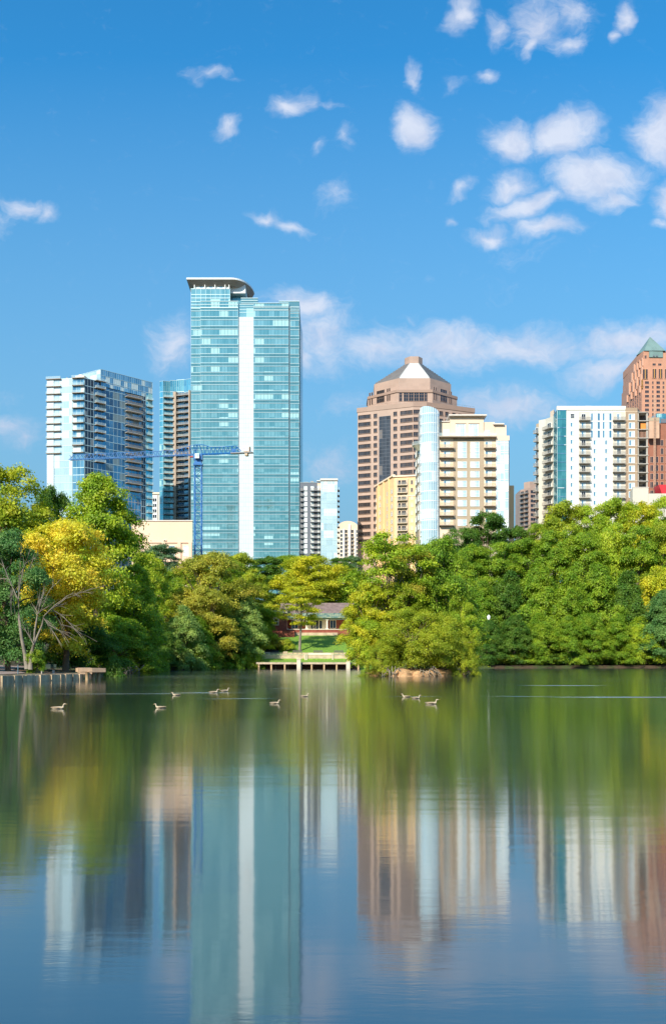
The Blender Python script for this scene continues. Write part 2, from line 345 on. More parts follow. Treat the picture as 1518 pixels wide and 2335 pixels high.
def win_mesh(w, h, g, f, nx=2, nz=1, fr=.12, proud=.14):
    k = ('w', round(w, 2), round(h, 2), g.name, f.name, nx, nz)
    if k in _cache: return _cache[k]
    b = MB(); b.box(0, w, -.03, .05, 0, h, 0)
    b.box(-fr, 0, -proud, .0, -fr, h+fr, 1); b.box(w, w+fr, -proud, .0, -fr, h+fr, 1); b.box(0, w, -proud, .0, -fr, 0, 1); b.box(0, w, -proud, .0, h, h+fr, 1)
    for i in range(1, nx): b.box(w*i/nx-.04, w*i/nx+.04, -.09, -.031, 0, h, 1)
    for i in range(1, nz): b.box(0, w, -.085, -.031, h*i/nz-.04, h*i/nz+.04, 1)
    _cache[k] = b.mesh('window', [g, f]); return _cache[k]
def balcony_mesh(w, d, slab, th=.2):
    k = ('b', round(w, 2), round(d, 2), slab.name)
    if k not in _cache:
        b = MB(); b.box(0, w, -d, -.002, 0, th); _cache[k] = b.mesh('balcony', slab)
    return _cache[k]
def rail_mesh(w, d, rail, solid=True):
    k = ('r', round(w, 2), round(d, 2), rail.name)
    if k not in _cache:
        b = MB(); h = 1.05
        if solid:
            b.box(.03, w-.03, -d+.04, -d+.08, .2, .2+h); b.box(.03, .07, -d+.08, -.01, .2, .2+h); b.box(w-.07, w-.03, -d+.08, -.01, .2, .2+h)
        else:
            b.box(.03, w-.03, -d+.03, -d+.09, .2+h-.08, .2+h); b.box(.03, .09, -d+.09, -.01, .2+h-.08, .2+h); b.box(w-.09, w-.03, -d+.09, -.01, .2+h-.08, .2+h)
            b.box(.05, w-.05, -d+.05, -d+.07, .2, .2+h-.081)
            for i in range(4): x = .04+(w-.12)*i/3; b.box(x, x+.05, -d+.02, -d+.049, .2, .2+h-.08)
        _cache[k] = b.mesh('railing', rail)
    return _cache[k]
def balcony(face, u, z, w, d, slab, rail, solid=True, clutter=0., rnd=random.Random(1)):
    o = face.put('balcony', balcony_mesh(w, d, slab), u, z)
    link('railing', rail_mesh(w, d, rail, solid), o)
    return o
def grid(face, name, u0, u1, z0, z1, fh, pw, g, line, spand=None, sp_h=.9, lw=.14, proud=.08, vline=True, hlines=2, y=0., mats=None):
    """a curtain wall: panes, spandrel band at each floor, thin bright lines and posts"""
    b = MB(); b.box(u0, u1, y-.04, y+.2, z0, z1, 0); n = int(math.ceil((z1-z0)/fh))
    for i in range(n+1):
        zt = z1-i*fh
        if zt-sp_h > z0 and spand is not None: b.box(u0+.01, u1-.01, y-.06, y-.041, zt-sp_h, zt, 2)
        for h in ([zt] if hlines == 1 else [zt, zt-sp_h]):
            if h-lw > z0: b.box(u0, u1, y-.04-proud, y-.061, h-lw, h, 1)
    if vline:
        m = max(1, int(round((u1-u0)/pw)))
        for i in range(m+1): u = u0+(u1-u0)*i/m; b.box(u-.04, u+.04, y-.1, y-.0405, z0, z1, 1)
    return face.build(b, name, [g, line]+([spand] if spand is not None else []))
def mass(bld, name, poly, z0, z1, m, mtop=None):
    b = MB(); o = bld.location
    b.prism([(p[0]-o.x, p[1]-o.y) for p in poly], z0-o.z, z1-o.z, 0, mtop=1)
    return b.build(name, [m, mtop or M['greyroof']], bld)
def off(p, D): return (p[0]*D/p[1], D)
def W(px, D): return (X(px, D), D)
def base_at(px, D): x = X(px, D); return (x, D, gh(x, D)-.3)

exec_order = []
# ---- tall teal tower with curved white canopy roof
def teal_tower():
    D = 420.; b = thing('glass_tower', base_at(560, D), 'tallest tower, teal glass with a bright white vertical strip and a curved overhanging roof', 'tower')
    f = Face(b, W(435, D), W(682, D)); z = lambda py: Z(py, D); u = f.u; Wd = f.L; g0 = b.location.z
    x0, x1 = W(435, D)[0], W(682, D)[0]
    zt = z(690)
    mass(b, 'core', [(x0+.5, D+2.5), (x1-.5, D+2.5), (X(690, D+34), D+34), (x0+4, D+34)], g0, z(700), M['teal_sp'])
    fh = 21.15/F*D; n = 27; zt0 = z(700)
    def bay(p0, p1, pt, y, shade=M['teal'], nm='curtain_wall'):
        u0, u1 = u(p0), u(p1); zz = z(pt); bb = MB()
        bb.box(u0, u1, y, y+3, g0, zz, 0)
        k = 0
        while True:
            zf = zt0-k*fh
            if zf < g0+8: break
            s0 = zf-fh*.37
            bb.box(u0+.02, u1-.02, y-.05, y-.002, s0, zf, 2)
            for h in (zf, s0+.1): bb.box(u0-.03, u1+.03, y-.17, y-.051, h-.17, h, 1)
            bb.box(u0, u1, y-.12, y-.051, zf-fh*.19, zf-fh*.19+.1, 3)
            k += 1
        q = 0
        for hh in (zz, zz-1.5, zz-3.0): bb.box(u0-.05, u1+.05, y-.2, y-.052, hh-.22, hh, 1)
        m = int(round((u1-u0)/1.55)); 
        for i in range(m+1): uu = u0+(u1-u0)*i/m; bb.box(uu-.035, uu+.035, y-.09, y-.001, g0, zz, 3 if 0 < i < m else 1)
        return f.build(bb, nm, [shade, M['silver'], M['teal_sp'], M['green']])
    bay(435, 457, 686, .6); bay(457, 543, 686, 0); bay(578, 658, 690, 0); bay(661, 682, 697, .8)
    # recess and white strip
    bb = MB(); u0, u1 = u(543.3), u(577.7); bb.box(u0, u1, .5, 3, g0, z(721), 0)
    k = 0
    while z(721)-k*fh/2 > g0+5:
        h = z(721)-k*fh/2; bb.box(u0, u1, .485, .499, h-.07, h, 1); k += 1
    for i in range(7): uu = u0+(u1-u0)*i/6; bb.box(uu-.03, uu+.03, .486, .4995, g0, z(721), 1)
    f.build(bb, 'white_strip', [M['white_panel'], M['rail2']])
    bb = MB(); bb.box(u0, u1, .9, 4, z(721)+.01, z(692), 0)
    for h in (692, 697, 703, 710): bb.box(u0, u1, .8, .899, z(h)-.2, z(h), 1)
    f.build(bb, 'recessed_glazing', [M['teal'], M['silver']])
    # upper blocks
    bb = MB(); bb.box(u(435), u(524), .8, 14, z(688), z(655.5), 0)
    for h in (656, 669, 677): bb.box(u(435), u(524)+.05, .68, .8, z(h)-.25, z(h), 1)
    bb.box(u(524)+.001, u(524)+.1, .8, 14, z(688), z(656.5), 2)
    for i in range(9): uu = u(435)+(u(524)-u(435))*i/8; bb.box(uu-.05, uu+.05, .7, .799, z(688), z(656), 1)
    f.build(bb, 'upper_block', [M['teal'], M['silver'], M['teal_sp']])
    bb = MB(); bb.box(u(524)+.2, u(549), 6, 16, z(700), z(662), 0); f.build(bb, 'recessed_side', [M['teal_sp']])
    bb = MB(); bb.box(u(549), u(587), 1.2, 10, z(700), z(676.5), 0)
    for h in (676.5, 682, 688, 694): bb.box(u(549)-.1, u(587)+.1, 1.0, 1.199, z(h)-.25, z(h), 1)
    f.build(bb, 'stair_block', [M['teal_sp'], M['silver']])
    bb = MB(); bb.box(u(636), u(682.), 1.4, 12, z(699), z(683), 0)
    for h in (683, 698): bb.box(u(636)-.1, u(682)+.1, 1.2, 1.399, z(h)-.3, z(h), 1)
    f.build(bb, 'roof_screen', [M['teal_sp'], M['silver']])
    # penthouse with big windows
    bb = MB(); bb.box(u(441), u(523), 1.2, 13, z(655), z(638), 0); bb.box(u(523)+.01, u(558), 3, 16, z(662), z(640), 0); f.build(bb, 'penthouse_wall', [M['white_metal']])
    for (a, c) in ((447, 465), (469, 488), (492, 511), (515, 521.5)):
        f.put('penthouse_window', win_mesh(u(c)-u(a), z(648)-z(654.5), M['wglass'], M['white_metal'], 1), u(a), z(654.5), 1.2)
    g = Face(b, (W(523.5, D)[0], D+3), (W(562, D)[0], D+16))
    for i in range(4): g.put('penthouse_window', win_mesh(1.7, 1.9, M['brglass'], M['white_metal'], 1), 1.+i*2.6, z(655), -.02)
    # canopy: straight front edge, quarter ellipse on the right
    P = [W(425, D-2), W(528, D-2)]; c0 = W(528, D-2); e = W(580, D+15); ax, ay = e[0]-c0[0], e[1]-c0[1]
    for i in range(1, 13): t_ = math.pi/2*i/12; P.append((c0[0]+ax*math.sin(t_), c0[1]+ay*(1-math.cos(t_))))
    P += [(e[0]-4, e[1]+10), (P[0][0]+1, e[1]+10)]
    Q = [(p_[0]+(2.6 if i == 0 else -1.8 if i < 14 else -1), p_[1]+2.4) for i, p_ in enumerate(P)]
    zc = Z(632.5, D-2); bb = MB(); o = b.location
    lp = [(p_[0]-o.x, p_[1]-o.y) for p_ in P]; lq = [(p_[0]-o.x, p_[1]-o.y) for p_ in Q]
    bb.prism(lp, zc-.75-o.z, zc-o.z, 1); bb.prism(lq, zc-2.6-o.z, zc-.76-o.z, 0, Q=[(a_*.9995, c_) for a_, c_ in lp])
    bb.build('canopy_roof', [M['canopy'], M['white_metal']], b)
    for px in (443, 467, 490, 513, 522):
        bb = MB(); bb.box(u(px)-.15, u(px)+.15, .1, .4, z(655), z(637), 0); f.build(bb, 'canopy_post', [M['white_metal']])
    s = Face(b, W(682.2, D+.8), (X(686.8, D+34), D+34))
    grid(s, 'side_wall', 0, s.L, g0, z(700), fh, 3., M['brglass'], M['teal_sp'], None, hlines=1)
teal_tower()

# ---- left condo tower with penthouse screen
def condo_left():
    b = thing('condo_tower', base_at(200, 400), 'blue glass apartment tower at far left with stacked balconies on two faces', 'tower')
    Lp, Cp, Rp = W(108, 402.5), W(193, 400), W(347, 424); g0 = b.location.z
    f = Face(b, Lp, Cp); s = Face(b, Cp, Rp); z = lambda py: Z(py, 400.)
    ztop = z(861); fh = 17.0/F*400
    mass(b, 'core', [(Lp[0]+.4, Lp[1]+.4), (Cp[0], Cp[1]+.5), (Rp[0]-.5, Rp[1]+.3), (X(347, 440), 440), (Lp[0]+6, 430)], g0, ztop-.1, M['dblue'])
    grid(f, 'glass_wall', f.u(124), f.u(165), g0, ztop, fh, 3.2, M['blue'], M['silver'], hlines=1, lw=.3, y=-.1)
    grid(f, 'corner_glass', f.u(166), f.u(192.6), g0, ztop, fh, 1.7, M['mglass'], M['silver'], hlines=1, lw=.3, y=-.1)
    bb = MB(); bb.box(f.u(108), f.u(123.6), -.5, 3, g0, ztop, 0); f.build(bb, 'white_bay', [M['white_panel']])
    for k in range(11):
        h = ztop-.3-k*fh
        balcony(f, f.u(107), h-fh*0, f.u(140)-f.u(107), 1.2, M['tanslab'], M['rail'])
        balcony(f, f.u(166), h, f.u(192.6)-f.u(166), 1.4, M['tanslab'], M['rail'])
    # right face
    grid(s, 'corner_glass', .1, s.u(213), g0, ztop, fh, 1.5, M['dkglass'], M['silver'], hlines=1, lw=.28, y=-.06, vline=True)
    grid(s, 'glass_wall', s.u(213)+.05, s.u(285), g0, ztop, fh, 1.9, M['dblue'], M['silver'], hlines=1, lw=.24, y=-.06)
    grid(s, 'recessed_glass', s.u(285)+.05, s.u(322), g0, ztop-fh*.8, fh, 1.6, M['dblue'], M['slab'], hlines=1, lw=.2, y=.0)
    grid(s, 'glass_wall', s.u(322)+.05, s.u(332)-.05, g0, ztop-fh*.2, fh, 1.2, M['dkglass'], M['silver'], hlines=1, lw=.3, y=-.05)
    grid(s, 'end_glass', s.u(332), s.L, g0, ztop, fh, 2.2, M['tcyan'], M['silver'], hlines=1, lw=.3, y=-.08)
    for k in range(14):
        h = ztop-.3-k*fh
        if k < 12: balcony(s, s.u(216), h, s.u(238)-s.u(216), 1.6, M['tanslab'], M['rail'])
        balcony(s, s.u(285), h-fh*1.25, s.u(321)-s.u(285), 1.9, M['slab'], M['drail'], False)
    for k in range(18): balcony(s, s.u(334), ztop-.3-k*fh-fh, s.L-s.u(334), 1.2, M['slab'], M['rail'])
    # roof screen
    A, B, Cq = W(186, 412), W(230, 404.8), W(347, 424.2)
    mass(b, 'roof_screen', [A, B, Cq, (X(347, 436), 436), (X(200, 430), 430)], ztop-.5, z(843)+1., M['blue'])
    q = Face(b, B, Cq); zt = q.z(841.5, 0)
    grid(q, 'roof_screen_glass', 0, q.L, ztop-2.2, zt, 2.6, 1.15, M['mglass'], M['silver'], hlines=1, lw=.2, y=-.1)
    q = Face(b, A, B); grid(q, 'roof_screen_glass', 0, q.L-.05, ztop, zt, 4., 3.4, M['blue'], M['silver'], hlines=1, lw=.3, y=-.1)
    bb = MB(); bb.box(f.u(170), f.u(190), 1, 5, ztop, ztop+1.4, 0); bb.box(f.u(176), f.u(183), 1.5, 4, ztop+1.4, ztop+2., 0); f.build(bb, 'roof_plant', [M['cream']])
condo_left()

# ---- concave teal condo behind
def condo_mid():
    D = 480.; b = thing('condo_tower', base_at(400, D), 'teal apartment tower with two columns of balconies, half hidden by the tallest tower', 'tower')
    g0 = b.location.z; pts = [W(364, D+1), W(372, D), W(388, D+1.2), W(403, D+1.6), W(420, D+.8), W(437, D-1.5), W(446, D-3)]
    mass(b, 'core', [(p_[0], p_[1]+.5) for p_ in pts]+[(X(446, D+25), D+25), (X(367, D+25), D+25)], g0, Z(870, D), M['tcyan'])
    fh = 13.35/F*D
    for i in range(len(pts)-1):
        f = Face(b, pts[i], pts[i+1]); z1 = f.z(892.5)
        grid(f, 'roof_screen_glass', 0, f.L, z1+.02, f.z(868.5-max(0, i-1)*1.6), 7., 1.0, M['tcyan'], M['silver'], hlines=1, lw=.2, y=0)
        grid(f, 'glass_wall', 0, f.L, g0, z1, fh, 1.3 if i else 1.8, M['tcyan'] if i < 3 else M['dblue'], M['silver'], hlines=1, lw=.3, y=0, vline=True)
    f = Face(b, W(373, D), W(403, D+1.6)); h = Face(b, W(403.5, D+1.6), W(437, D-1.2))
    for k in range(22):
        z1 = f.z(908)-k*fh
        balcony(f, 0, z1, f.L-1.6, 1.7, M['tanslab'], M['rail']); balcony(h, .6, z1+1, h.L-.6, 1.7, M['tanslab'], M['drail'], False)
    bb = MB(); bb.box(-1.3, .4, -1.9, .1, g0, h.z(893), 0); h.build(bb, 'pier', [M['tanslab']])
    bb = MB(); bb.box(h.L-.9, h.L-.1, -1.9, .1, g0, h.z(893), 0); h.build(bb, 'pier', [M['tanslab']])
condo_mid()

def grid_of_windows(f, cols, rows, w, h, g, fr, nx=2, nm='window', nz=1, y=0.):
    for zz in rows:
        for uu in cols: f.put(nm, win_mesh(w, h, g, fr, nx, nz), uu, zz, y)

# ---- sliver between the two condo towers
def sliver():
    D = 560.; b = thing('apartment_building', base_at(355, D), 'small white apartment block seen in the gap between two blue glass towers', 'building')
    g0 = b.location.z; mass(b, 'wall', [W(345, D), W(372, D), (X(372, D+20), D+20), (X(345, D+20), D+20)], g0, Z(1127, D), M['white'])
    f = Face(b, W(345, D), W(372, D)); bb = MB(); bb.box(f.u(346), f.u(372), -.6, 6, Z(1127, D)+.01, Z(1123, D), 0); f.build(bb, 'cornice', [M['cream']])
    for k in range(5): grid_of_windows(f, [f.u(348.5), f.u(353)], [Z(1136+k*12.5, D)-2], 1., 1.9, M['dkglass'], M['white_metal'], 1)
    bb = MB(); bb.box(f.u(359), f.u(360.5), -.5, 0, g0, Z(1128, D), 0); f.build(bb, 'pier', [M['conc']])
sliver()

# ---- peach theatre block
def peach():
    D = 330.; b = thing('hall_building', base_at(380, D), 'low windowless peach stucco hall with pilasters below the blue crane jib', 'building')
    g0 = b.location.z; A, B = W(300, D), W(438.5, D)
    mass(b, 'wall', [A, B, W(437.5, D+24), (A[0], D+24)], g0, Z(1188, D), M['peach'])
    f = Face(b, A, B); bb = MB(); bb.box(-.3, f.L+.2, -.3, 1, Z(1188, D)-.05, Z(1186.8, D)+.1, 0); f.build(bb, 'roof_edge', [M['trim']])
    bb = MB(); bb.box(0, f.L, -.35, -.01, Z(1238, D), Z(1235.5, D), 0); f.build(bb, 'cornice', [M['peach']])
    for px in (320, 373, 409, 434): bb = MB(); bb.box(f.u(px)-.6, f.u(px)+.6, -.45, -.01, g0, Z(1236, D)-.06, 0); f.build(bb, 'pilaster', [M['peach']])
    for px, w, g in ((386, 12, M['mglass']), (419, 11, M['wglass']), (345, 16, M['mglass'])):
        f.put('window', win_mesh(w/F*D, 3.6, g, M['white_metal'], 3, 3), f.u(px), Z(1268, D))
    bb = MB(); bb.box(0, 1., -.6, -.01, 0, .6, 0); bb.box(.2, .8, -.62, -.601, .15, .45, 1); o = f.put('wall_vent', bb.mesh('wall_vent', [M['cream'], M['dkglass']]), f.u(373), Z(1235, D))
peach()

# ---- grey and white condo right of tall tower
def grey_condo():
    D = 408.; b = thing('apartment_building', base_at(730, D), 'charcoal and white apartment block with a pale glass bay right of the tallest tower', 'building')
    g0 = b.location.z; z = lambda p_: Z(p_, D); A, B = W(684, D), W(770, D)
    mass(b, 'wall', [A, W(731, D), (X(731, D+20), D+20), (X(684, D+20), D+20)], g0, z(1100), M['dgrey'])
    mass(b, 'glass_bay', [W(731.2, D-1.2), W(768.5, D-1.2), (X(768.5, D+20), D+20), (X(731.2, D+20), D+20)], g0, z(1097), M['white'])
    f = Face(b, A, W(731, D)); fh = 12.0/F*D
    bb = MB(); bb.box(0, f.u(722), -.2, 2, z(1101), z(1099), 0); f.build(bb, 'parapet', [M['rail']])
    bb = MB(); bb.box(f.u(723.5), f.L, -.12, -.01, z(1132), z(1100.2), 0); bb.box(f.u(722), f.L, -1.2, 1, z(1098), z(1096.5), 1); f.build(bb, 'cream_panel', [M['peach'], M['white_metal']])
    for k in range(13):
        z0 = z(1117.5)-k*fh
        f.put('window', win_mesh(1.25, 1.6, M['wglass'], M['white_metal'], 1), f.u(693.5), z0)
        f.put('window', win_mesh(1.25, 1.6, M['wglass'], M['white_metal'], 1), f.u(708.5), z0)
        f.put('window', win_mesh(.8, 1.75, M['wglass'], M['white_metal'], 1), f.u(724), z0-.1, -.13 if k < 3 else 0)
        balcony(f, f.u(708), z0-.55, f.L-f.u(708)-.05, 1.5, M['dgrey'], M['drail'], False)
        balcony(f, .1, z0-.55, 1.4, 1., M['dgrey'], M['drail'], False)
    f2 = Face(b, W(731.2, D-1.2), W(768.5, D-1.2))
    grid(f2, 'glass_wall', 0, f2.L, g0, z(1124), fh, 1.25, M['blue'], M['rail'], hlines=1, lw=.25, y=-.06)
    grid(f2, 'glass_wall', 0, f2.L, z(1124)+.02, z(1099), fh*.7, 1.25, M['wglass'], M['white_metal'], hlines=1, lw=.12, y=-.06)
    bb = MB(); bb.box(-.3, f2.L+.3, -.7, 3, z(1096.8), z(1092.8), 0); f2.build(bb, 'roof_edge', [M['trim']])
    s = Face(b, W(768.6, D-1.2), (X(770.5, D+14), D+14))
    for k in range(13): balcony(s, .5, z(1118)-k*fh, 5, 1., M['dgrey'], M['rail'])
grey_condo()

# ---- small arched-top block
def arched():
    D = 800.; b = thing('apartment_building', base_at(793, D), 'cream apartment block with an arched top and tall white central fin', 'building')
    g0 = b.location.z; z = lambda p_: Z(p_, D); A, B = W(768, D), W(818, D); o = b.location
    mass(b, 'wall', [A, B, (B[0], D+20), (A[0], D+20)], g0, z(1206), M['cream2'])
    n = 16; bb = MB(); prof = [(A[0]+(B[0]-A[0])*i/n, z(1206)+(z(1188)-z(1206))*(1-(2*i/n-1)**2)**.5*1.0) for i in range(n+1)]
    for i in range(n):
        (xa, za), (xb, zb) = prof[i], prof[i+1]
        lo = z(1206)+.01
        v = [(xa, D, lo), (xb, D, lo), (xb, D, max(zb, lo)), (xa, D, max(za, lo)), (xa, D+12, lo), (xb, D+12, lo), (xb, D+12, max(zb, lo)), (xa, D+12, max(za, lo))]
        i0 = len(bb.v); bb.v += [(a_-o.x, b_-o.y, c_-o.z) for a_, b_, c_ in v]
        for q in ((0,1,2,3), (3,2,6,7), (5,4,7,6)): bb.f.append(tuple(i0+k for k in q)); bb.m.append(0)
    bb.build('arched_gable', [M['peach']], b)
    f = Face(b, A, B); bb = MB(); bb.box(f.u(794), f.u(796), -1.1, -.3, g0, z(1196), 0); bb.box(f.u(796.2), f.u(798.6), -1.1, -.3, g0, z(1196), 0); bb.box(f.u(794.2), f.u(798.4), -.29, -.01, g0, z(1197), 0); f.build(bb, 'central_fin', [M['white']])
    for px in (784, 809.5): bb = MB(); bb.box(f.u(px)-.5, f.u(px)+.5, -.8, -.01, g0, z(1206), 0); f.build(bb, 'pier', [M['white']])
    for k in range(8):
        z0 = z(1215)-k*9/F*D
        f.put('window', win_mesh(1.9, 2.3, M['dkglass'], M['white_metal'], 2), f.u(775.5), z0); f.put('window', win_mesh(1.5, 2.3, M['dkglass'], M['white_metal'], 2), f.u(812.5), z0)
        for px in (786.5, 800.5):
            f.put('window', win_mesh(1.9, 2.5, M['dkglass'], M['tan'], 2), f.u(px), z0)
            if k: balcony(f, f.u(px)-.3, z0-.7, 2.8, 1.2, M['cream'], M['drail'], False)
arched()

# ---- granite tower with octagonal stepped roof
def granite_tower():
    D = 420.; b = thing('granite_tower', base_at(945, D), 'pinkish brown granite office tower with a stepped octagonal pyramid roof', 'tower')
    g0 = b.location.z; A, B, Cc, E = W(815, 431), W(941.5, 421), W(972, 421), W(1081, 431.5)
    zt = Z(926, 426.)
    back = [(E[0]-4, E[1]+30), (A[0]+4, A[1]+30)]
    mass(b, 'wall', [A, B, Cc, E]+back, g0, zt, M['granite'])
    fh = 17.05/F*421
    fs = [Face(b, A, B), Face(b, B, Cc), Face(b, Cc, E)]
    bb = MB(); o = b.location
    def ring(sc_, z0, z1, mm, nm, d=.5):
        P_ = [A, B, Cc, E]+back; c_ = Vector((sum(p_[0] for p_ in P_)/6, sum(p_[1] for p_ in P_)/6))
        q = [tuple(c_+(Vector(p_)-c_)*sc_) for p_ in P_]
        m_ = MB(); m_.prism([(a_-o.x, c2-o.y) for a_, c2 in q], z0-o.z, z1-o.z, 0); return m_.build(nm, [mm], b)
    ring(1.012, zt-1.6, zt+.5, M['granite_d'], 'cornice'); 
    f = fs[0]
    for k in range(18):
        z1 = f.z(948, 0)-fh*k; h = fh*.52
        segs = [(f.u(816.5), f.u(845.5), 6), (f.u(851.5), f.u(860), 2), (f.u(896.5), f.u(905.5), 2), (f.u(912), f.L-.15, 9)]
        for (u0, u1, n) in segs:
            f.put('window', win_mesh(u1-u0-.3, h, M['brglass'], M['granite_d'], n, 1, .12, .3), u0+.15, z1-h)
        for fc2 in (fs[1], fs[2]):
            w0 = .15; w1 = fc2.L-.3 if fc2 is fs[1] else fc2.u(1000)
            if k < 9: fc2.put('window', win_mesh(w1-w0, h, M['brglass'], M['granite_d'], 6, 1, .12, .3), w0, z1-h+.1)
        if k < 3:
            for px in (1001, 1014, 1030, 1044): fs[2].put('window', win_mesh(1.8, h, M['brglass'], M['granite_d'], 2, 1, .12, .3), fs[2].u(px), z1-h+.2)
    bb = MB(); u0, u1 = f.u(864.5), f.u(890); bb.box(u0, u1, -.1, 1, g0, f.z(950, u0), 0); k = 0
    while f.z(950, u0)-k*fh/2 > g0+3: h = f.z(950, u0)-k*fh/2; bb.box(u0, u1, -.16, -.101, h-.12, h, 1); k += 1
    for i in range(9): uu = u0+(u1-u0)*i/8; bb.box(uu-.06, uu+.06, -.22, -.101, g0, f.z(950, u0), 1)
    f.build(bb, 'tall_recessed_window', [M['brglass'], M['dgrey']])
    # crown tiers
    def octo(px0, px1, D0, depth, ch):
        x0, x1 = X(px0, D0), X(px1, D0); y0 = D0; y1 = D0+depth; m_ = (x0+x1)/2; hw = (x1-x0)/2
        fw = hw*ch
        return [(x0, y0+depth*.33), (m_-fw, y0), (m_+fw, y0), (x1, y0+depth*.33), (x1, y1-depth*.33), (m_+fw, y1), (m_-fw, y1), (x0, y1-depth*.33)]
    def tier(P_, z0, z1, mm, nm, Q_=None, m2=None, smap=None):
        m_ = MB(); m_.prism([(a_-o.x, c2-o.y) for a_, c2 in P_], z0-o.z, z1-o.z, 0, Q=Q_ and [(a_-o.x, c2-o.y) for a_, c2 in Q_])
        return m_.build(nm, [mm], b)
    T2 = octo(841, 1049, 428, 34, .39); z2 = Z(888, 428)
    tier(T2, zt, z2, M['granite'], 'upper_tier')
    T2b = octo(839.5, 1050.5, 427.6, 34.8, .39); tier(T2b, z2-1.4, z2-.2, M['granite_d'], 'cornice')
    g = Face(b, T2[1], T2[2])
    for i in range(6): g.put('crown_window', win_mesh(2.1 if 0 < i < 5 else 1.3, 4.7, M['dkglass'], M['granite_d'], 2, 3), 0.8+i*(g.L-2.1)/6+(.0 if i else .3), Z(917, 428)+.5)
    for P0, P1 in ((T2[0], T2[1]), (T2[2], T2[3])):
        g = Face(b, P0, P1); c_ = g.L/2
        g.put('crown_window', win_mesh(4.5, 5.7, M['dkglass'], M['granite_d'], 4, 3), c_-2.2 + (-1 if P0 is T2[0] else -1), Z(917, 432)+.5)
        for uu in (.8, 2.2, c_+2.9, c_+4.1):
            if uu+.7 < g.L: g.put('crown_slot', win_mesh(.6, 5.7, M['dkglass'], M['granite_d'], 1), uu, Z(917, 432)+.5)
    T3 = octo(855, 1034, 431, 29, .40); z3 = Z(862, 431); tier(T3, z2-.2, z3, M['granite'], 'pyramid_base')
    # stepped roof
    zt4, zb4 = Z(820, 435), z3
    n = 12
    sl = MB(); glint = MB()
    Rb = octo(858, 1031, 431.5, 28, .40); Rt = octo(925, 962.5, 441, 7., .52)
    for i in range(n):
        t_ = i/n; t2 = t_+.0; P_ = [(a_[0]*(1-t2)+c2[0]*t2, a_[1]*(1-t2)+c2[1]*t2) for a_, c2 in zip(Rb, Rt)]
        z0 = zb4+(zt4-zb4)*i/n; z1 = zb4+(zt4-zb4)*(i+1)/n
        sl.prism([(a_-o.x, c2-o.y) for a_, c2 in P_], z0-o.z+.001*i, z1-o.z, 0)
        glint.prism([(P_[1][0]-o.x+.15, P_[1][1]-o.y-.07), (P_[2][0]-o.x-.15, P_[2][1]-o.y-.07), (P_[2][0]-o.x-.15, P_[2][1]-o.y+1.3), (P_[1][0]-o.x+.15, P_[1][1]-o.y+1.3)], z0-o.z+.1, z1-o.z+.03, 0)
    sl.build('stepped_roof', [M['slate']], b); glint.build('sun_glint_steps', [M['sun_glint']], b)  # pale front steps paint the sun glint on the slate
    tier(octo(924, 964, 440.5, 8, .5), zt4, Z(813, 441), M['granite'], 'roof_cap')
    r = MB()
    for (P0, P1) in ((A, B), (B, Cc), (Cc, E)):
        v0, v1 = Vector(P0), Vector(P1); nseg = int((v1-v0).length/2)
        r.path([(v0.x-o.x, v0.y-o.y+.4, zt+1.4-o.z), (v1.x-o.x, v1.y-o.y+.4, zt+1.4-o.z)], .06, 4)
        for i in range(nseg+1): q = v0.lerp(v1, i/nseg); r.path([(q.x-o.x, q.y-o.y+.4, zt+.4-o.z), (q.x-o.x, q.y-o.y+.4, zt+1.4-o.z)], .04, 4)
    r.build('roof_railing', [M['drail']], b)
granite_tower()

